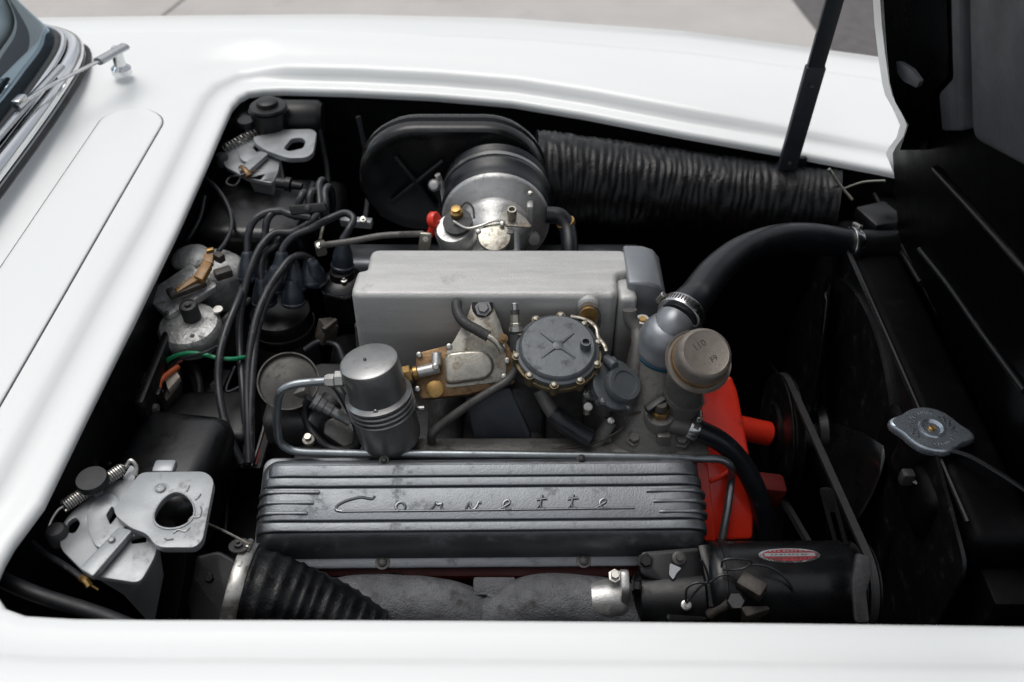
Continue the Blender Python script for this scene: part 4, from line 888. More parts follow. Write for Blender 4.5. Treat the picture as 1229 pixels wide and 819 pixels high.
# radiator with shroud
rad = thing('radiator', 'black painted radiator with top tank and round fan shroud opening', 'radiator', V((.53, .18, .3)))
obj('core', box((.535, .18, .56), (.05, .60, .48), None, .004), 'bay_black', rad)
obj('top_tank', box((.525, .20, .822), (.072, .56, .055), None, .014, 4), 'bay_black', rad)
SC = V((.478, .25, .62)); hole = [SC + V((0, math.cos(a) * .235, math.sin(a) * .235)) for a in [2 * math.pi * i / 64 for i in range(64)]]
out = rnd([V((.478, -.10, .36)), V((.478, .47, .36)), V((.478, .47, .82)), V((.478, .40, .862)), V((.478, .02, .862)), V((.478, -.10, .83))], .02)
sh = obj('fan_shroud', plate(out, V((-1, 0, 0)), .004, holes=[hole], bv=0), 'satin_black', rad)
obj('shroud_ring', lathe([(.2335, -.006), (.2375, -.006), (.2375, 0), (.2365, .001), (.2335, 0)], SC, (1, 0, 0), 64), 'satin_black', sh)
obj('upper_outlet', cyl(Yp(1028, 294, .407), Yp(1028, 294, .407) + V((.07, .005, -.005)), .021, 24), 'satin_black', rad)
obj('tank_seam', tube([V((.487, -.06, .853)), V((.487, .2, .855)), V((.487, .44, .853))], .003, 8, 6), 'satin_black', rad)
FNK = Yp(1115, 522, .055)
nk = obj('filler_neck', lathe([(0, -.05), (.027, -.05), (.025, -.015), (.028, -.006), (.028, 0), (0, 0)], FNK, (0, 0, 1), 32), 'satin_black', rad)
tank_face = obj('tank_shoulder', box((.492, .055, .80), (.05, .16, .07), None, .016, 4), 'bay_black', rad)
rc = thing('pressure_cap', 'silver two eared pressure cap on the black radiator', 'pressure cap', FNK)
def capo(r, ear, z, k=96):
    pts = []
    for i in range(k):
        a = 2 * math.pi * i / k; e = max(0, math.cos(a - R(-14))) ** 22 + max(0, -math.cos(a - R(-14))) ** 22
        rr = r + ear * e; pts.append(FNK + V((math.cos(a) * rr, math.sin(a) * rr, z)))
    return pts
rcap = obj('cap', loft([capo(.028, .010, 0), capo(.0322, .0115, .001), capo(.0330, .0118, .004), capo(.0325, .0117, .0085), capo(.0308, .0112, .0105), capo(.029, .0105, .0108), capo(.0145, .0, .0108), capo(.0135, 0, .0125), capo(.0115, 0, .0130), capo(.0105, 0, .0118), capo(.009, 0, .0098), capo(.001, 0, .0096)], cap0=True, cap1=True), 'chrome_cap', rc, 40)
obj('rivet', lathe([(0, .009), (.0038, .009), (.0036, .0115), (.0022, .0125), (.0016, .0112), (0, .0112)], FNK, (0, 0, 1), 18), 'brass', rc)
def arc_text(s, rad_, a_mid, size, flip):
    step = size * .78 / rad_
    for i, ch in enumerate(s):
        if ch == ' ': continue
        a = a_mid + (1 if flip else -1) * (i - (len(s) - 1) / 2) * step
        d = V((math.cos(a), math.sin(a), 0)); text('embossed_letter', ch, FNK + d * rad_ + V((0, 0, .0109)), (0, 0, 1), -d if flip else d, size, 'clamp_steel', rc, depth=.0003)
arc_text('TURN', .0232, R(92), .0056, False); arc_text('SLOWLY', .0232, R(-72), .0056, True)
for i_ in range(26):
    a_ = R((-28 + i_ * 6.4) if i_ < 13 else (130 + (i_ - 13) * 7)); d_ = V((math.cos(a_), math.sin(a_), 0)); obj('embossed_mark', box(FNK + d_ * (.022 + .002 * (i_ % 3 - 1)) + V((0, 0, .0109)), (.0034, .0008, .0005), Matrix.Rotation(a_, 3, 'Z')), 'clamp_steel', rc)
tag(obj('overflow_tube', tube([Yp(1135, 540, .03), Yp(1160, 547, .015), Yp(1190, 563, -.01), Yp(1235, 592, -.04), Yp(1300, 640, -.08)], .0030, 8, 6), 'satin_black'), 'thin black overflow tube leaving the radiator cap to the right', 'tube')
t = thing('support_rod', 'thin dark rod running right from the tank shoulder bracket', 'rod', Yp(1090, 575, .02))
obj('rod', tube([Yp(1093, 576, .02), Yp(1150, 608, -.01), Yp(1217, 652, -.04)], .0022, 8, 5), 'zinc_dull', t)
obj('lug', box(Yp(1088, 573, .022), (.014, .012, .018), None, .003), 'dark_casting', t)
# front baffle and support panels
bf = thing('radiator_baffle', 'flat black baffle panels between the radiator and the hinged hood', 'baffle', V((.65, .2, .80)))
e0, e1 = V((.555, .52, .858)), V((.572, -.25, .852))
for i in range(5):
    a, b = i / 5, (i + 1) / 5 - .004
    q = [e0.lerp(e1, a), e0.lerp(e1, b), e0.lerp(e1, b) + V((.20, 0, -.02)), e0.lerp(e1, a) + V((.20, 0, -.02))]
    obj('panel', plate(q, V((0, 0, 1)), .004, bv=.001), 'bay_black', bf)
obj('edge_flange', tube([e0 + V((0, 0, .003)), e0.lerp(e1, .25) + V((.0, 0, .0045)), e0.lerp(e1, .5) + V((.0, 0, .003)), e0.lerp(e1, .75) + V((.0, 0, .005)), e1 + V((0, 0, .003))], .0035, 8, 8), 'satin_black', bf)
obj('edge_flange', tube([e0 + V((.07, 0, .003)), e0.lerp(e1, .5) + V((.085, 0, .004)), e1 + V((.095, 0, .003))], .003, 8, 8), 'bay_black', bf)
obj('corner_bracket', box(Yp(1055, 262, .45), (.05, .05, .02), Matrix.Rotation(R(20), 3, 'Z'), .005), 'satin_black', bf)
obj('hinge_block', merge(box(Yp(1092, 207, .47), (.035, .03, .016), None, .003), box(Yp(1088, 232, .46), (.03, .02, .012), None, .003)), 'satin_black', bf)
mg = thing('grille_mesh', 'small brownish mesh patch at the right edge beside radiator baffle', 'grille', Zp(1212, 480, .868))
for i in range(9):
    a = Zp(1186 + i * 5.5, 440 + i * 3, .868); b = Zp(1208 + i * 5.5, 520 + i * 3, .868); obj('strand', tube([a, b], .0016, 6, 3), 'mesh_tan', mg)
for i in range(10):
    a = Zp(1186 + i * 2.6, 443 + i * 8.5, .869); b = Zp(1240 + i * 2.6, 458 + i * 8.5, .869); obj('strand', tube([a, b], .0016, 6, 3), 'mesh_tan', mg)
obj('backing', plate([Zp(1183, 436, .866), Zp(1246, 452, .866), Zp(1272, 540, .866), Zp(1207, 525, .866)], V((0, 0, 1)), .004), 'bay_black', mg)

# ------------------------------------------------------------------ exhaust manifold, sender, near duct
ex = thing('exhaust_manifold', 'rough grey cast iron exhaust manifold below the ribbed valve cover', 'exhaust manifold', V((.0, -.07, .66)))
def lumpy(r): return lambda s, th, tot: r * (1 + .06 * noise.noise(V((math.cos(th) * 2, math.sin(th) * 2, s * 40))))
obj('rear_runner', tube([V((-.20, -.075, .715)), V((-.13, -.072, .726)), V((-.06, -.073, .724)), V((-.022, -.076, .712)), V((.004, -.080, .695))], lumpy(.031), 26, 10), 'iron', ex, 70)
obj('front_runner', tube([V((.0, -.080, .695)), V((.025, -.076, .714)), V((.06, -.072, .727)), V((.12, -.072, .724)), V((.17, -.076, .71))], lumpy(.031), 26, 10), 'iron', ex, 70)
for x in (-.20, -.1, .09, .19): obj('port', tube([V((x, -.03, .70)), V((x, -.06, .712)), V((x, -.075, .715))], .023, 18, 4), 'iron', ex)
obj('centre_flange', box((.012, -.060, .741), (.046, .020, .007), Matrix.Rotation(R(25), 3, 'X'), .003), 'iron', ex)
obj('centre_stem', cyl((.012, -.075, .66), (.012, -.062, .739), .011, 18), 'iron', ex)
sd_ = thing('heat_sender', 'small cast aluminium sender with flange at the front of exhaust manifold', 'sender', Yp(735, 745, -.075))
sa, sb = Yp(708, 722, -.075), Yp(752, 719, -.075)
obj('barrel', lathe([(0, 0), (.018, 0), (.021, .003), (.022, .020), (.020, .034), (.016, .040), (0, .040)], sa, sb - sa, 28), 'cast_aluminium', sd_)
obj('flange', plate(rnd([Yp(755, 692, -.07) + V(q) for q in ((0, .004, .006), (0, -.016, -.004), (0, -.020, -.03), (0, -.012, -.05), (0, .012, -.045), (0, .016, -.01))], .006), V((1, 0, 0)), .009, bv=.002), 'cast_aluminium', sd_)
bolt(sd_, Yp(762, 703, -.075), (1, -.2, .2), .0075, 'hex', 'satin_black'); bolt(sd_, Yp(738, 691, -.066), (0, -.3, 1), .005, 'hex', 'zinc')
obj('neck', cyl(Yp(695, 733, -.08), Yp(709, 727, -.078), .0085, 16), 'zinc_dull', sd_)
obj('cable', tube([Yp(700, 731, -.08), Yp(680, 734, -.082), Yp(650, 738, -.085), Yp(600, 744, -.09), Yp(560, 752, -.095)], lambda s, th, tot: .0075 - .0035 * min(1, s / .04), 12, 6), 'rubber', sd_)

nd = [Yp(236, 708, -.088), Yp(288, 712, -.09), Yp(320, 718, -.092), Yp(360, 730, -.095), Yp(400, 744, -.10), Yp(450, 764, -.108)]
def ridge(r0, pitch, amp, seed, r1):   # wire wound hose: spiral ridges with slack cloth between
    def f(s, th, tot):
        rr = r0 + (r1 - r0) * s / tot
        w = s / pitch + th / (2 * math.pi) + .10 * noise.noise(V((math.cos(th) * 1.5, math.sin(th) * 1.5, s * 20 + seed)))
        tri = abs((w % 1) - .5) * 2
        return rr * (1 + amp * (tri ** 2.2 - .4) + .030 * noise.noise(V((math.cos(th) * 5, math.sin(th) * 5, s * 70 + seed))) + .02 * noise.noise(V((math.cos(th) * 14 + s * 60, math.sin(th) * 14, s * 30))))
    return f
du = thing('heater_duct', 'wrinkled black heater duct with steel clamp at the near fender', 'duct', nd[2] - V((0, 0, .06)))
obj('hose', tube(nd[1:], ridge(.050, .0125, .045, 9, .033), 48, 10, step=.0022), 'fabric_duct', du, 70)
clamp(du, nd[1] + V((.0, 0, 0)), nd[2] - nd[1], .0510, .0155, (.1, .55, 1), 'zinc')
ca = nd[1] + V((.004, .022, .047))
obj('clamp_tab', lathe([(0, 0), (.010, 0), (.0105, .002), (.0105, .004), (0, .005)], ca, (0, .2, 1), 20), 'dark_tube', du)
bolt(du, ca + V((0, 0, .005)), (0, .1, 1), .0045, 'nut', 'dark_tube')
dx_ = thing('duct_elbow', 'black moulded duct elbow between near latch and the steel clamp', 'duct', Yp(230, 740, -.08))
obj('box', plate(rnd(pix([(212, 672), (262, 660), (284, 672), (284, 760), (228, 760)], Yp(250, 700, -.075), V((-.05, -.4, .91)).normalized()), .006), V((-.05, -.4, .91)).normalized(), .08, bv=.005, seg=3), 'satin_black', dx_)
obj('side_plate', plate(rnd(pix([(188, 664), (226, 655), (222, 690), (212, 745), (182, 755)], Yp(205, 700, -.085), V((-.1, -.5, .86)).normalized()), .004), V((-.1, -.5, .86)).normalized(), .05, bv=.003), 'bay_black', dx_)
bolt(dx_, Pl(252, 694, Yp(250, 700, -.075), V((-.05, -.4, .91)).normalized()), (-.05, -.4, .91), .005, 'hex', 'satin_black')

# ================================================================== rear of the bay: latches
UPZ = V((0, 0, 1))
def zpoly(poly, z): return [Zp(x, y, z) for x, y in poly]
def helix(a, b, r, turns, wr):
    d = (b - a); M = basis(d); n_ = turns * 12
    return tube([a + d * (i / n_) + M @ V((math.cos(i * math.pi / 6) * r, math.sin(i * math.pi / 6) * r, 0)) for i in range(n_ + 1)], wr, 8, 1)
# near latch
la = thing('hood_latch', 'large silver hood latch plate with oval hole in the near rear corner', 'latch', Zp(150, 640, .84), 'hood latches')
zt = .888
hole_ = [Zp(209 + 25 * math.cos(a) + 3 * math.sin(2 * a), 613 + 23 * math.sin(a) - 4 * math.cos(a) , zt) for a in [2 * math.pi * i / 28 for i in range(28)]]
obj('top_plate', plate(rnd(zpoly([(168, 567), (246, 566), (257, 576), (243, 648), (234, 657), (188, 657), (176, 640), (157, 634), (139, 619), (136, 609), (149, 596), (158, 582)], zt), .009, 5), UPZ, .008, holes=[hole_], bv=.0018, seg=3), 'cadmium', la, 50)
obj('hole_rim', plate([p + V((0, 0, .0012)) for p in hole_], UPZ, .004, holes=[[p.lerp(Zp(209, 612, zt), .09) + V((0, 0, .0012)) for p in hole_]], bv=.0006), 'cadmium', la, 50)
obj('upper_tab', box(Zp(198, 562, zt - .004), (.022, .016, .010), None, .003), 'cadmium', la)
zb = .874
slot = rnd(zpoly([(80, 628), (90, 620), (97, 628), (90, 640), (82, 640)], zb), .004, 3)
slot2 = rnd(zpoly([(129, 622), (136, 611), (143, 622), (134, 634)], zb), .002, 2)
obj('base_plate', plate(rnd(zpoly([(136, 577), (165, 574), (190, 650), (186, 668), (168, 700), (104, 690), (72, 658), (72, 634), (84, 616), (104, 600)], zb), .008, 4), UPZ, .006, holes=[slot, slot2, rnd(zpoly([(156, 645), (174, 640), (176, 651), (158, 653)], zb), .002, 2)], bv=.0015), 'cadmium', la, 50)
obj('sector', plate(rnd(zpoly([(112, 600), (135, 590), (150, 610), (150, 640), (118, 662), (106, 640), (104, 615)], zb + .005), .012, 5), UPZ, .005, holes=[[p + V((0, 0, .005)) for p in slot2]], bv=.0012), 'cadmium', la, 50)
obj('front_face', plate(rnd([Zp(168, 698, zb - .002), Zp(186, 664, zb - .002), Zp(190, 650, zb - .002), Zp(190, 650, zb - .002) + V((-.006, -.004, -.05)), Zp(168, 698, zb - .002) + V((-.006, -.002, -.075)), Zp(112, 692, zb - .002) + V((.02, 0, -.03)), Zp(112, 692, zb - .002)], .003), V((.5, -.8, .2)).normalized(), .003), 'cadmium', la)
obj('lever', plate(rnd(zpoly([(142, 632), (159, 636), (111, 692), (95, 682)], zb + .011), .003, 3), UPZ, .008, bv=.0015), 'cadmium', la)
bolt(la, Zp(134, 648, zb + .012), UPZ, .0035, 'pan', 'cadmium', 'rivet'); bolt(la, Zp(193, 587, zt), UPZ, .0052, 'phillips', 'cadmium')
for pts in ([(224, 590), (226, 586), (227, 583)], [(234, 600), (238, 597), (241, 593)], [(241, 608), (242, 614), (238, 621), (230, 621), (226, 626)], [(228, 633), (222, 638), (214, 636), (208, 640)], [(208, 647), (200, 648), (198, 646)]):
    obj('witness_mark', tube([Zp(x, y, zt + .0006) for x, y in pts], .0007, 6, 4), 'filter_steel', la)
bc = Zp(114, 583, zb + .012)
obj('bumper_post', cyl(bc - V((0, 0, .016)), bc + V((0, 0, .006)), .0055, 14), 'cadmium', la)
obj('rubber_bumper', lathe([(0, .002), (.013, .002), (.0158, .005), (.0158, .010), (.0145, .0125), (0, .0132)], bc, (0, -.05, 1), 32), 'rubber', la)
s0, s1 = Zp(70, 612, zb + .008), Zp(158, 556, zb + .008)
sp_ = obj('return_spring', helix(s0.lerp(s1, .06), s0.lerp(s1, .86), .0058, 26, .0011), 'zinc', la)
obj('spring_hook', tube([s0.lerp(s1, .86) + V((0, 0, .005)), s0.lerp(s1, .91), s1 + V((0, 0, .004)), s1 + V((.006, -.004, 0)), s1 + V((.006, -.012, -.006))], .0022, 8, 5), 'zinc', sp_)
obj('spring_hook', tube([s0.lerp(s1, .07), s0.lerp(s1, .0), s0 + V((-.004, -.012, -.003)), s0 + V((-.004, -.025, -.006))], .0014, 8, 5), 'zinc', sp_)
obj('hook_ear', plate(rnd(zpoly([(146, 576), (157, 558), (162, 562), (162, 576)], zb), .003), UPZ, .003), 'cadmium', la)
obj('pivot', lathe([(0, -.01), (.0105, -.01), (.0105, .004), (.008, .008), (.004, .009), (0, .009)], Zp(69, 641, zb), UPZ, 20), 'dark_casting', la)
obj('wire_clip', merge(tube([Zp(98, 694, .868), Zp(104, 698, .87), Zp(108, 704, .868)], .0035, 8, 4), tube([Zp(106, 700, .87), Zp(118, 708, .866)], .001, 6, 3)), 'brass', la)
tag(obj('release_cable', tube([Zp(28, 640, .85), Zp(48, 660, .86), Zp(80, 680, .866), Zp(104, 698, .868)], .003, 8, 6), 'wire'), 'dark release cable reaching the near hood latch', 'cable')
tag(obj('latch_wire', tube([Zp(243, 626, .87), Zp(270, 638, .85), Zp(300, 654, .845)], .0012, 6, 5), 'zinc_dull'), 'thin straight wire between the near latch and duct clamp', 'wire')

# far latch
lb = thing('hood_latch', 'smaller silver hood latch plate in the far rear corner', 'latch', Zp(330, 195, .84), 'hood latches')
hole_ = rnd(zpoly([(340, 178), (350, 166), (362, 165), (367, 170), (364, 178), (346, 182)], zt), .006, 4)
obj('top_plate', plate(rnd(zpoly([(303, 164), (323, 161), (328, 156), (374, 155), (380, 159), (376, 183), (368, 189), (346, 190), (334, 186), (318, 180), (306, 172)], zt), .009, 4), UPZ, .008, holes=[hole_], bv=.0018, seg=3), 'cadmium', lb, 50)
slot = rnd(zpoly([(303, 178), (307, 172), (313, 178), (308, 183)], zb), .002, 2)
obj('base_plate', plate(rnd(zpoly([(272, 181), (288, 168), (310, 164), (335, 182), (334, 205), (327, 220), (297, 214), (270, 200), (266, 188)], zb), .006, 4), UPZ, .006, holes=[slot], bv=.0015), 'cadmium', lb, 50)
obj('sector', plate(rnd(zpoly([(284, 178), (300, 174), (312, 186), (300, 196), (288, 192)], zb + .005), .01, 4), UPZ, .005, bv=.0012), 'cadmium', lb, 50)
obj('lever', plate(rnd(zpoly([(312, 181), (322, 184), (295, 208), (286, 203)], zb + .011), .003, 3), UPZ, .008, bv=.0015), 'cadmium', lb)
obj('front_face', plate([Zp(327, 219, zb), Zp(334, 204, zb), Zp(336, 192, zb), Zp(336, 192, zb) + V((-.004, -.004, -.06)), Zp(327, 219, zb) + V((-.004, -.002, -.07)), Zp(298, 214, zb) + V((.005, 0, -.02)), Zp(298, 214, zb)], V((.6, -.75, .2)).normalized(), .003), 'cadmium', lb)
bc = Zp(297, 153, zb + .012)
obj('bumper_post', cyl(bc - V((0, 0, .03)), bc + V((0, 0, .006)), .0055, 14), 'cadmium', lb)
obj('rubber_bumper', lathe([(0, .002), (.011, .002), (.0135, .005), (.0135, .011), (.0125, .0135), (0, .014)], bc, (0, -.05, 1), 28), 'rubber', lb)
s0, s1 = Zp(268, 178, zb + .006), Zp(316, 154, zb + .006)
obj('return_spring', helix(s0, s1, .0055, 13, .0011), 'zinc', lb)
obj('pivot', lathe([(0, -.01), (.010, -.01), (.010, .004), (.007, .008), (0, .009)], Zp(266, 191, zb), UPZ, 18), 'dark_casting', lb)
obj('wire_clip', merge(tube([Zp(290, 202, .88), Zp(295, 206, .884), Zp(299, 212, .88)], .005, 8, 4), tube([Zp(297, 206, .884), Zp(310, 205, .88)], .0012, 6, 3)), 'rust_brass', lb)
# release cables from the far latch
tag(obj('release_cable', tube([Zp(296, 208, .884), Zp(288, 211, .883), Zp(276, 213, .876), Zp(272, 220, .872), Zp(282, 223, .872), Zp(288, 214, .878), Zp(285, 210, .88)], .0016, 8, 6), 'wire'), 'small loop of thin cable below the far hood latch', 'cable')
tag(obj('bowden_cable', tube([Zp(243, 212, .87), Zp(258, 224, .868), Zp(270, 240, .864), Zp(277, 258, .86), Zp(277, 276, .858), Zp(270, 292, .856), Zp(262, 302, .856)], .0032, 10, 6), 'wire'), 'dark cable sheath curving down to the wiper motor', 'cable')
tag(obj('release_cable', tube([Zp(247, 216, .862), Zp(266, 232, .858), Zp(278, 252, .85), Zp(288, 285, .84)], .0018, 8, 6), 'wire'), 'second thinner cable beside the wiper motor sheath', 'cable')

# master cylinder and heater box in the far corner
mc = thing('brake_master_cylinder', 'black brake master cylinder with round filler cap in the far corner', 'master cylinder', Yp(330, 160, .69))
c0 = Yp(322, 131, .67)
obj('reservoir', lathe([(0, -.06), (.020, -.06), (.026, -.02), (.030, 0), (0, 0)], c0, (0, 0, 1), 28), 'satin_black', mc)
obj('filler_cap', lathe([(0, 0), (.0275, 0), (.0285, .003), (.027, .006), (.017, .007), (.016, .0135), (.0135, .015), (0, .015)], c0, (0, 0, 1), 32), 'satin_black', mc)
obj('cylinder', lathe([(0, 0), (.026, 0), (.029, .004), (.029, .075), (.024, .082), (0, .083)], Yp(325, 142, .70), (1, 0, -.02), 30), 'satin_black', mc)
obj('rear_cover', box(Yp(285, 150, .71), (.05, .04, .05), None, .01), 'satin_black', mc)
hb = thing('heater_box', 'glossy black heater box under the far hood latch', 'heater box', Yp(280, 300, .5))
obj('case', box(V((-.335, .515, .785)), (.150, .155, .13), Matrix.Rotation(R(-4), 3, 'Z'), .016, 4), 'gloss_black', hb)
obj('side_bulge', box(V((-.30, .60, .75)), (.14, .10, .12), None, .02, 4), 'satin_black', hb)
tag(obj('hose_fitting', lathe([(0, 0), (.008, 0), (.008, .012), (.0105, .013), (.0105, .020), (.006, .022), (.005, .036), (0, .037)], Yp(332, 220, .49), (1, -.1, -.1), 18), 'satin_black'), 'small black hose fitting right of the heater box', 'fitting')
for i, (x, y, yy) in enumerate(((352, 180, .64), (400, 170, .66))):
    tag(obj('fender_harness', tube([Yp(x + 30, y - 30, .68), Yp(x + 40, y + 20, .66), Yp(x + 42, y + 60, .62), Yp(x + 38, y + 95, .58)], .004, 8, 6), 'wire'), ('black harness by the master cylinder', 'black harness left of the oval air cleaner')[i], 'harness')

# ------------------------------------------------------------------ wiper motor
wm = thing('wiper_motor', 'grimy grey wiper motor with amber plastic connector at the firewall', 'motor', Zp(235, 360, .80))
n_ = V((.05, -.18, .98)).normalized(); wz = Zp(225, 345, .85)
dc = Zp(256, 318, .842)
obj('drum', lathe([(0, -.055), (.040, -.055), (.041, -.012), (.038, -.004), (.031, .002), (.018, .006), (0, .007)], dc + V((0, .006, 0)), V((.12, .10, 1)), 40), 'motor_casting', wm)
obj('top_boss', lathe([(0, 0), (.026, 0), (.027, .004), (.023, .010), (.012, .014), (0, .015)], Zp(230, 312, .845), (-.1, .05, 1), 30), 'motor_casting', wm)
obj('mounting_plate', plate(rnd(pix([(172, 354), (228, 316), (262, 342), (201, 380)], wz, n_), .006), n_, .012, bv=.002), 'motor_casting', wm)
obj('gear_case', lathe([(0, -.03), (.037, -.03), (.040, -.02), (.040, -.006), (.036, .0), (.024, .003), (0, .003)], Zp(226, 388, .83), (0, -.1, 1), 40), 'motor_casting', wm)
obj('spindle', lathe([(0, -.01), (.0115, -.01), (.0115, .014), (.0105, .016), (.0085, .0165), (.0080, .0150), (.0045, .0150), (.004, .018), (0, .018)], Zp(229, 376, .842), (0, -.12, 1), 26), 'dark_casting', wm)
ac_ = obj('connector', merge(plate(rnd(pix([(212, 351), (210, 346), (236, 328), (240, 334)], wz + n_ * .018, n_), .002), n_, .007, bv=.001), merge(plate(rnd(pix([(232, 331), (244, 312), (254, 316), (243, 336)], wz + n_ * .022, n_), .002), n_, .010, bv=.0015), plate(rnd(pix([(243, 312), (245, 304), (256, 306), (255, 316)], wz + n_ * .020, n_), .002), n_, .008, bv=.001))), 'amber', wm); ac_['label'] = 'amber plastic connector'
obj('connector_clip', box(Pl(225, 347, wz + n_ * .011, n_), (.048, .013, .008), Matrix.Rotation(R(36), 3, 'Z'), .002), 'brown_plastic', wm)
obj('terminal', box(Pl(206, 352, wz + n_ * .012, n_), (.010, .014, .010), Matrix.Rotation(R(36), 3, 'Z'), .002), 'dark_tube', wm)
obj('terminal', box(Pl(263, 309, wz + n_ * .014, n_), (.014, .010, .012), Matrix.Rotation(R(-36), 3, 'Z'), .002), 'brown_plastic', wm)
obj('terminal', box(Pl(252, 301, wz + n_ * .018, n_), (.010, .006, .006), Matrix.Rotation(R(20), 3, 'Z'), .001), 'brass', wm)
obj('brush_holder', box(Pl(268, 328, wz + n_ * .008, n_), (.022, .014, .012), Matrix.Rotation(R(30), 3, 'Z'), .002), 'brown_plastic', wm)
obj('eyelet', lathe([(.0042, 0), (.0062, 0), (.0062, .003), (.0042, .003)], Zp(262, 373, .835), (0, -.1, 1), 20), 'zinc', wm)
bolt(wm, Pl(200, 376, wz + n_ * .001, n_), n_, .003, 'pan', 'dark_tube'); bolt(wm, Pl(180, 356, wz + n_ * .001, n_), n_, .003, 'pan', 'dark_tube'); bolt(wm, Zp(231, 404, .828), n_, .004, 'pan', 'dull_casting')
obj('foot', plate(rnd(pix([(160, 392), (196, 380), (240, 408), (230, 425), (170, 420)], Zp(200, 400, .79), V((0, -.1, 1))), .006), V((0, -.1, 1)).normalized(), .03, bv=.003), 'bay_black', wm)

# firewall connector plate with coloured wires
cp = thing('bulkhead_connector', 'cream terminal block with orange wire on a dirty black plate', 'connector', Zp(185, 470, .78))
cz_ = Zp(190, 465, .79); cn = V((.1, -.25, .96)).normalized()
obj('plate', plate(rnd(pix([(152, 466), (168, 448), (215, 436), (216, 462), (196, 486), (152, 482)], cz_, cn), .004), cn, .02, bv=.002), 'brown_plastic', cp)
for poly in ([(177, 466), (184, 460), (196, 468), (188, 476)], [(198, 456), (212, 446), (216, 452), (202, 468)], [(166, 474), (173, 471), (183, 479), (176, 483)]):
    obj('terminal_block', plate(rnd(pix(poly, cz_ + cn * .010, cn), .001), cn, .010, bv=.001), 'cream', cp)
bolt(cp, Pl(163, 463, cz_ + cn * .002, cn), cn, .006, 'pan', 'bay_black')
tag(obj('orange_wire', tube([Pl(186, 481, cz_ + cn * .012, cn), Pl(190, 470, cz_ + cn * .017, cn), Pl(191, 460, cz_ + cn * .019, cn), Pl(198, 452, cz_ + cn * .016, cn), Pl(214, 440, cz_ + cn * .012, cn)], .0036, 10, 6), 'orange'), 'short orange wire on the cream terminal block', 'wire')
tag(obj('green_wire', tube([Zp(198, 441, .80), Zp(201, 433, .812), Zp(212, 427, .82), Zp(228, 424, .824), Zp(246, 426, .824), Zp(262, 430, .822), Zp(280, 431, .818), Zp(294, 429, .81)], .0029, 10, 6), 'green'), 'green wire looping from terminal block to the ignition leads', 'wire')
tag(obj('grey_wire', tube([Zp(201, 444, .80), Zp(212, 433, .812), Zp(232, 427, .828), Zp(248, 422, .832), Zp(262, 415, .83)], .0018, 8, 6), 'wire'), 'thin grey wire crossing over the green wire', 'wire')
tag(obj('red_wire', tube([Zp(205, 443, .80), Zp(211, 437, .806), Zp(219, 433, .806)], .0022, 8, 4), 'dark_red'), 'short dark red wire stub above the terminal block', 'wire')

# black heater duct casing, rear near side
hc = thing('heater_casing', 'black moulded heater casing with rounded edge behind near latch', 'casing', Zp(150, 530, .70))
obj('case', box(V((-.365, .075, .755)), (.115, .15, .10), Matrix.Rotation(R(-8), 3, 'Z'), .025, 5), 'gloss_black', hc)
obj('shelf', box(V((-.36, .17, .745)), (.14, .09, .05), Matrix.Rotation(R(5), 3, 'Z'), .012, 3), 'satin_black', hc)
bolt(hc, Zp(131, 557, .808), (0, -.1, 1), .003, 'pan', 'satin_black')
tag(obj('edge_tube', tube([Zp(-10, 690, .88), Zp(40, 712, .875), Zp(120, 738, .87), Zp(170, 758, .868)], .0075, 10, 6), 'rubber'), 'black rubber tube along the near rear corner of the bay', 'tube')

# ------------------------------------------------------------------ distributor and ignition leads
di = thing('distributor', 'black distributor cap bristling with blue black boots', 'distributor', Zp(338, 380, .78))
dcn = Zp(334, 366, .80)
obj('cap', lathe([(0, -.05), (.043, -.05), (.043, -.020), (.040, -.012), (.026, -.006), (0, -.004)], dcn, (0, 0, 1), 40), 'satin_black', di)
obj('housing', cyl(dcn + V((0, 0, -.12)), dcn + V((0, 0, -.05)), .043, 32), 'dark_casting', di)
obj('base_clip', lathe([(.043, -.034), (.0445, -.034), (.0445, -.031), (.043, -.031)], dcn, (0, 0, 1), 40), 'dark_casting', di)
boots = [(297, 306, .868), (314, 336, .85), (331, 312, .872), (339, 303, .88), (352, 318, .868), (372, 312, .872), (318, 326, .86), (350, 338, .856)]
def boot(parent, tip, foot, s=1.0):
    d = foot - tip; L_ = d.length
    obj('boot', lathe([(0, -.002), (.0052 * s, -.002), (.0066 * s, 0), (.0072 * s, L_ * .12), (.0105 * s, L_ * .38), (.0122 * s, L_ * .62), (.0125 * s, L_ * .84), (.0136 * s, L_ * .86), (.0136 * s, L_ * .93), (.0125 * s, L_ * .95), (.0120 * s, L_), (0, L_)], tip, d, 24), 'boot_blue', parent)
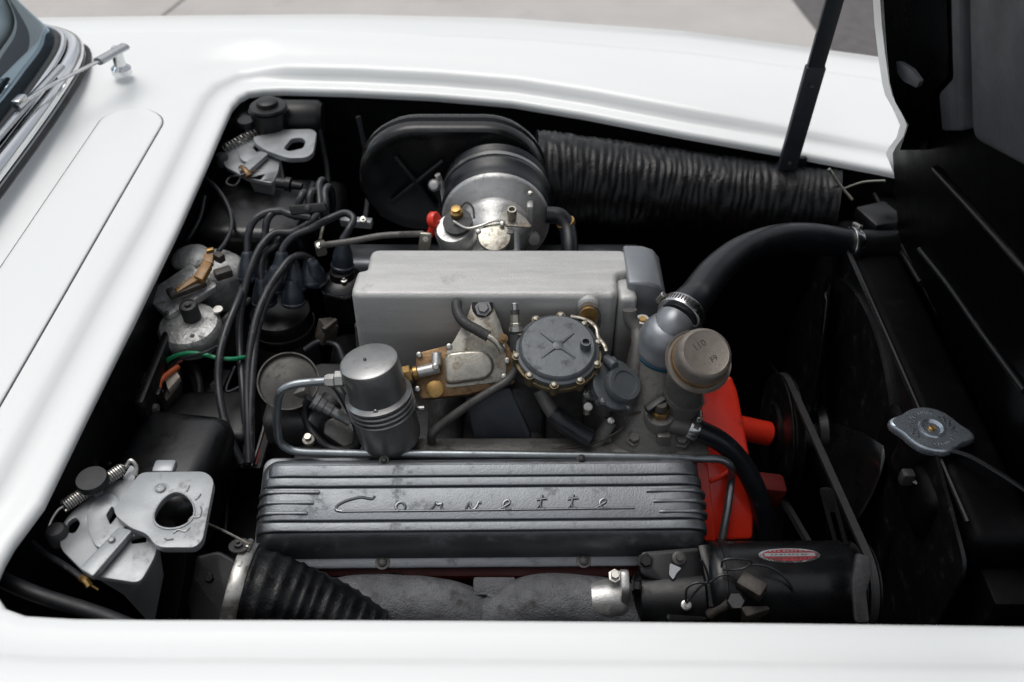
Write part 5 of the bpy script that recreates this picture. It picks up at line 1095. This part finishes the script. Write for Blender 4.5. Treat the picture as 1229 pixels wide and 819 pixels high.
leads = [
 ('ignition lead arching furthest left from the wire bracket', [(352, 256, .90), (338, 254, .905), (322, 255, .905), (306, 264, .90), (298, 282, .885), (297, 304, .868)], (300, 338, .835)),
 ('ignition lead bending over just right of the leftmost lead', [(372, 262, .90), (350, 258, .905), (333, 253, .905), (322, 262, .90), (318, 285, .88), (318, 326, .85)], (318, 360, .82)),
 ('ignition lead looping from the coil tower boot high over the distributor', [(411, 288, .885), (419, 275, .895), (424, 262, .90), (415, 256, .903), (395, 263, .902), (372, 275, .898), (352, 284, .892), (341, 296, .882), (338, 304, .876)], (340, 338, .84)),
 ('ignition lead running from the bracket down past the firewall', [(381, 258, .895), (368, 270, .895), (350, 279, .894), (330, 280, .892), (314, 295, .885), (302, 320, .87), (293, 350, .85), (288, 385, .83), (288, 420, .81), (292, 470, .79), (296, 530, .755), (297, 560, .74)], None),
 ('ignition lead hooked over the right boot and dropping to the heads', [(372, 311, .862), (362, 307, .872), (349, 311, .876), (336, 326, .872), (322, 348, .86), (309, 378, .845), (301, 415, .825), (297, 460, .80), (298, 510, .775), (299, 556, .75)], (374, 343, .83)),
 ('innermost ignition lead dropping beside the hooked one', [(352, 316, .864), (342, 322, .866), (333, 338, .862), (320, 362, .85), (309, 395, .832), (304, 440, .81), (301, 500, .78), (301, 554, .75)], (353, 350, .83)),
 ('loose ignition lead hanging left of the bundle', [(292, 345, .85), (284, 365, .85), (272, 395, .84), (264, 425, .828), (262, 455, .812), (266, 490, .795), (276, 525, .775), (290, 556, .75)], None),
 ('ignition lead behind the bundle leaving toward the firewall', [(300, 360, .82), (284, 372, .82), (270, 385, .815), (258, 410, .80), (250, 430, .79)], None),
 ('thin ignition lead bent over the small left boot', [(314, 336, .85), (313, 318, .865), (318, 304, .872), (330, 296, .875), (338, 285, .88), (345, 282, .885)], (318, 366, .815))]
for lab, pts, foot in leads:
    P_ = [Zp(*q) for q in pts]
    t = thing('ignition_lead', 'black ' + lab, 'ignition lead', P_[-1] - V((0, 0, .004)), 'ignition leads at the distributor')
    obj('cable', tube(P_, .0050, 14, 8), 'wire', t)
    if foot:
        tipp = P_[-1] if pts[-1][1] < foot[1] and abs(pts[-1][0] - foot[0]) < 12 else P_[0]
        boot(t, tipp, Zp(*foot), 1.22)
for x, y, z, fx, fy, fz in ((331, 322, .866, 328, 348, .835), (350, 338, .852, 352, 366, .82), (376, 316, .862, 379, 340, .83)):
    t = thing('spark_boot', 'short capped blue black boot ' + {331: 'in the middle', 350: 'at the front', 376: 'at the right'}[x] + ' of the distributor cap', 'boot', Zp(fx, fy, fz), 'capped boots on the distributor'); boot(t, Zp(x, y, z), Zp(fx, fy, fz), 1.18)
# lead bracket
lbk = thing('lead_bracket', 'black ignition lead bracket with four leads rising behind it', 'bracket', Zp(370, 262, .87))
bz = Zp(370, 251, .925); bN = V((.05, -.75, .66)).normalized()
obj('plate', plate(rnd(pix([(346, 247), (390, 243), (393, 253), (349, 258)], bz, bN), .002), bN, .008, bv=.0015), 'satin_black', lbk)
bolt(lbk, Pl(369, 250, bz + bN * .001, bN), bN, .004, 'pan', 'dark_tube')
obj('foot', box(Zp(382, 268, .88), (.012, .02, .03), None, .002), 'satin_black', lbk)
for i, (x, tx, h) in enumerate(((358, 361, 232), (372, 372, 230), (385, 383, 217), (392, 390, 225))):
    t = thing('ignition_lead', 'black ignition lead rising behind the bracket, ' + ('leftmost of four', 'second of four from left', 'tallest of four', 'rightmost of four')[i], 'ignition lead', Zp(x, 252, .88), 'ignition leads behind the bracket')
    obj('cable', tube([Zp(x - 4, 262, .885), Zp(x - 1, 250, .90), Zp(tx, h + 6, .912), Zp(tx + 3, h, .914), Zp(tx + 7, h + 3, .90), Zp(tx + 9, h + 14, .87), Zp(tx + 9, h + 30, .83)], .0052, 14, 8), 'wire', t)
# coil
co = thing('ignition_coil', 'dark ignition coil tower with ringed boot left of the plenum', 'ignition coil', Zp(409, 345, .80))
boot(co, Zp(412, 290, .885), Zp(411, 322, .845), 1.15)
obj('tower', lathe([(0, -.06), (.029, -.06), (.030, -.012), (.0305, -.008), (.027, -.004), (.017, .0), (.0155, .010), (0, .012)], Zp(411, 332, .835), (0, 0, 1), 32), 'gloss_black', co)
obj('rim', lathe([(.0300, -.014), (.0315, -.014), (.0315, -.010), (.0300, -.010)], Zp(411, 332, .835), (0, 0, 1), 32), 'clamp_steel', co)
bolt(co, Zp(413, 338, .838), (0, -.1, 1), .0045, 'nut', 'zinc', 'nut')
t = tag(obj('white_bracket', box(Zp(428, 267, .86), (.045, .012, .012), Matrix.Rotation(R(-8), 3, 'Z'), .002), 'cadmium'), 'small bright metal bracket left of the throttle rod', 'bracket')
bolt(t, Zp(436, 265, .868), (0, -.3, 1), .005, 'nut', 'zinc', 'nut')
t = thing('linkage_joint', 'small steel linkage joint at the left end of the throttle rod', 'joint', Zp(385, 305, .87))
obj('clevis', box(Zp(385, 298, .878), (.014, .012, .02), Matrix.Rotation(R(20), 3, 'Z'), .003), 'zinc_dull', t)
bolt(t, Zp(384, 296, .89), (0, -.4, .9), .0048, 'nut', 'zinc', 'nut')
obj('link', tube([Zp(384, 288, .885), Zp(387, 275, .885), Zp(389, 266, .885)], .0022, 8, 4), 'zinc_dull', t)
tag(obj('firewall_relay', merge(box(Zp(392, 398, .80), (.020, .022, .03), Matrix.Rotation(R(35), 3, 'Z') @ Matrix.Rotation(R(20), 3, 'Y'), .002), box(Zp(396, 391, .815), (.006, .024, .008), Matrix.Rotation(R(-35), 3, 'Z'), .001)), 'brown_plastic'), 'small rusty brown relay below the ignition coil', 'relay')

# vacuum advance, tachometer drive and clutter left of the filter
va = thing('vacuum_advance', 'dull brown vacuum advance can left of the filter canister', 'vacuum can', Yp(345, 490, .15))
vcn = Yp(346, 458, .15); vn = V((.1, -.45, .88)).normalized()
obj('can', lathe([(0, -.018), (.026, -.018), (.031, -.008), (.0345, -.004), (.0358, -.001), (.0358, .003), (.0340, .003), (.0330, -.002), (.026, -.001), (.016, .003), (0, .004)], vcn, vn, 40), 'grey_disc', va)
obj('bracket', box(vcn + V((.012, -.008, -.014)), (.03, .016, .02), Matrix.Rotation(R(-25), 3, 'Y'), .003), 'dull_casting', va)
ta = thing('tachometer_drive', 'stepped grey tachometer drive cable end left of the filter canister', 'cable', Yp(390, 500, .12))
t0, t1 = Yp(376, 480, .125), Yp(414, 503, .115)
obj('ferrule', lathe([(0, 0), (.0085, 0), (.0105, .001), (.0105, .006), (.0088, .007), (.0085, .014), (.0075, .015), (.0075, .024), (.0062, .025), (.0062, .029), (.0066, .030), (.0062, .032), (.0066, .034), (.0058, .036), (.0054, .050), (0, .051)], t0, t1 - t0, 24), 'filter_steel', ta)
tag(obj('vacuum_hose', tube([Yp(372, 478, .128), Yp(366, 490, .125), Yp(370, 510, .115), Yp(382, 528, .10), Yp(398, 539, .092), Yp(415, 541, .088), Yp(428, 536, .086), Yp(430, 520, .088), Yp(424, 500, .095), Yp(408, 470, .115), Yp(401, 462, .13)], .0050, 12, 8), 'rubber'), 'black vacuum hose hanging in a loop left of the filter canister', 'hose')
tag(obj('rear_casting', plate(rnd(pix([(390, 505), (402, 500), (424, 516), (425, 532), (414, 538), (388, 520)], Yp(405, 520, .11), V((.2, -.5, .84)).normalized()), .004), V((.2, -.5, .84)).normalized(), .03, bv=.003), 'dull_casting'), 'dull flat casting under the tachometer drive', 'casting')
tag(obj('greasy_casting', merge(box(Yp(360, 505, .14), (.08, .05, .05), None, .012, 3), cyl(Yp(372, 510, .12), Yp(400, 480, .15), .014, 18)), 'dark_casting'), 'dark greasy casting behind the rising bend of the fuel line', 'casting')
tag(obj('line_clip', lathe([(0, 0), (.007, 0), (.007, .005), (.004, .006), (.004, .012), (0, .012)], Yp(371, 530, .095), (0, -.2, 1), 12), 'zinc_dull'), 'small bright nut above the bend of the steel fuel line', 'nut')
fb_ = thing('filter_bracket', 'rusty filter bracket foot at the base of the filter canister', 'bracket', Yp(485, 545, .09))
obj('foot', plate(rnd(pix([(478, 530), (500, 522), (508, 532), (500, 541), (470, 542)], Yp(490, 534, .095), V((0, -.4, .9))), .003), V((0, -.4, .92)).normalized(), .004, bv=.001), 'rust_brass', fb_)
obj('stay', tube([Yp(498, 484, .12), Yp(502, 490, .11), Yp(509, 490, .11)], .003, 8, 4), 'filter_steel', fb_)
lm = thing('lead_channel', 'grey metal lead channel where the ignition leads dive down', 'channel', Zp(300, 560, .70))
ln_ = V((-.5, -.4, .77)).normalized(); lp_ = Zp(305, 540, .75)
obj('channel', plate(rnd(pix([(281, 552), (306, 555), (325, 498), (330, 500), (312, 562), (282, 562)], lp_, ln_), .002), ln_, .003), 'dark_casting', lm)
obj('rail', tube([Zp(326, 498, .77), Zp(316, 530, .757), Zp(307, 558, .745)], .0018, 8, 4), 'dark_red', lm)
obj('rail', tube([Zp(320, 500, .77), Zp(311, 532, .757), Zp(302, 559, .745)], .0018, 8, 4), 'filter_steel', lm)
for i, (pts, lab) in enumerate((([(262, 490, .76), (268, 520, .74), (276, 545, .72), (282, 580, .70)], 'thin black wire below the loose ignition lead'), ([(255, 480, .74), (262, 530, .73), (272, 600, .70), (270, 640, .70)], 'thin black wire right of the near latch'), ([(235, 500, .76), (250, 545, .74), (268, 590, .72)], 'thin black wire behind the near latch'), ([(282, 440, .80), (272, 470, .79), (300, 458, .79)], 'thin wire crossing behind the ignition leads'))):
    tag(obj('bay_wire', tube([Zp(*q) for q in pts], .002, 8, 6), 'wire'), lab, 'wire', 'thin wires in the dark rear of the bay')
tag(obj('bell_housing', merge(lathe([(0, 0), (.17, 0), (.16, .05), (.13, .12), (0, .12)], V((-.25, .24, .55)), (-1, 0, 0), 40), box(V((-.31, .05, .62)), (.12, .16, .10), None, .02)), 'bay_black'), 'black bell housing deep below the ignition leads', 'bell housing')

# ------------------------------------------------------------------ clutter at the dark rear of the bay
def harness(lab, pts, r, m='wire', cat='harness', name='wire_harness'):
    tag(obj(name, tube([Zp(*q) for q in pts], r, 10, 8), m), lab, cat, 'harnesses at the rear of the bay')
harness('black taped harness along the firewall above the terminal block', [(140, 432, .80), (165, 420, .80), (195, 418, .79), (225, 432, .78), (238, 455, .77), (240, 490, .75)], .006, 'rubber')
harness('black taped harness dropping right of the terminal block', [(225, 440, .77), (235, 462, .765), (238, 490, .75), (232, 520, .73), (222, 550, .71)], .005, 'rubber')
harness('black wire bundle crossing under the ignition leads', [(205, 500, .74), (230, 490, .75), (258, 492, .75), (282, 500, .74)], .004, 'rubber')
harness('black wire bundle looping below the coil', [(366, 420, .78), (384, 410, .79), (404, 415, .79), (412, 432, .78)], .004, 'wire')
harness('thin wire pair rising behind the wiper motor', [(214, 300, .82), (228, 284, .84), (240, 262, .85), (246, 236, .86)], .0028, 'wire')
for i, (x, y, z, s_, lab) in enumerate(((205, 425, .78, (.05, .02, .012), 'small black bracket above the green wire'), (258, 462, .75, (.03, .05, .012), 'black bracket plate behind the ignition leads'), (238, 505, .735, (.03, .025, .03), 'small black clip box beside the loose lead'), (160, 440, .78, (.05, .03, .02), 'black bracket at the firewall beside the terminal block'))):
    t = thing('bay_bracket', lab, 'bracket', Zp(x, y, z - s_[2] / 2), 'small brackets at the rear of the bay')
    obj('plate', box(Zp(x, y, z), s_, Matrix.Rotation(R(12 * (i - 1.5)), 3, 'Z'), .003), 'satin_black', t)
    bolt(t, Zp(x, y, z + s_[2] / 2), UPZ, .0045, 'hex', 'dull_casting')
fl_ = thing('firewall_cover', 'black pressed firewall cover with ribs behind the wiper motor', 'cover', V((-.40, .25, .6)))
obj('panel', box(V((-.405, .26, .72)), (.012, .26, .22), None, .004), 'satin_black', fl_)
for i in range(4): obj('rib', box(V((-.398, .17 + .06 * i, .72)), (.008, .014, .18), None, .003), 'satin_black', fl_)
for y_ in (.15, .37): bolt(fl_, V((-.398, y_, .80)), (1, 0, .2), .005, 'hex', 'dull_casting')
# casting webs and studs between the fuel meter and the valve cover
for x, y, yy, lab in ((468, 546, .075, 'small nut on the manifold rail by the filter'), (551, 538, .10, 'small dark stud under the steel line'), (660, 541, .085, 'small dark nut below the black vent hose')):
    t = thing('manifold_stud', lab, 'stud', Yp(x, y, yy) - V((0, 0, .008)), 'studs along the manifold'); obj('washer', lathe([(0, -.006), (.009, -.006), (.009, -.003), (0, -.003)], Yp(x, y, yy), (0, -.2, 1), 16), 'dark_casting', t); bolt(t, Yp(x, y, yy) - V((0, 0, .004)), (0, -.2, 1), .0055, 'nut', 'dull_casting', 'nut')
tag(obj('manifold_rail', box(Yp(600, 541, .088), (.30, .03, .012), None, .003), 'dull_casting'), 'dull grey manifold rail behind the steel fuel line', 'casting')
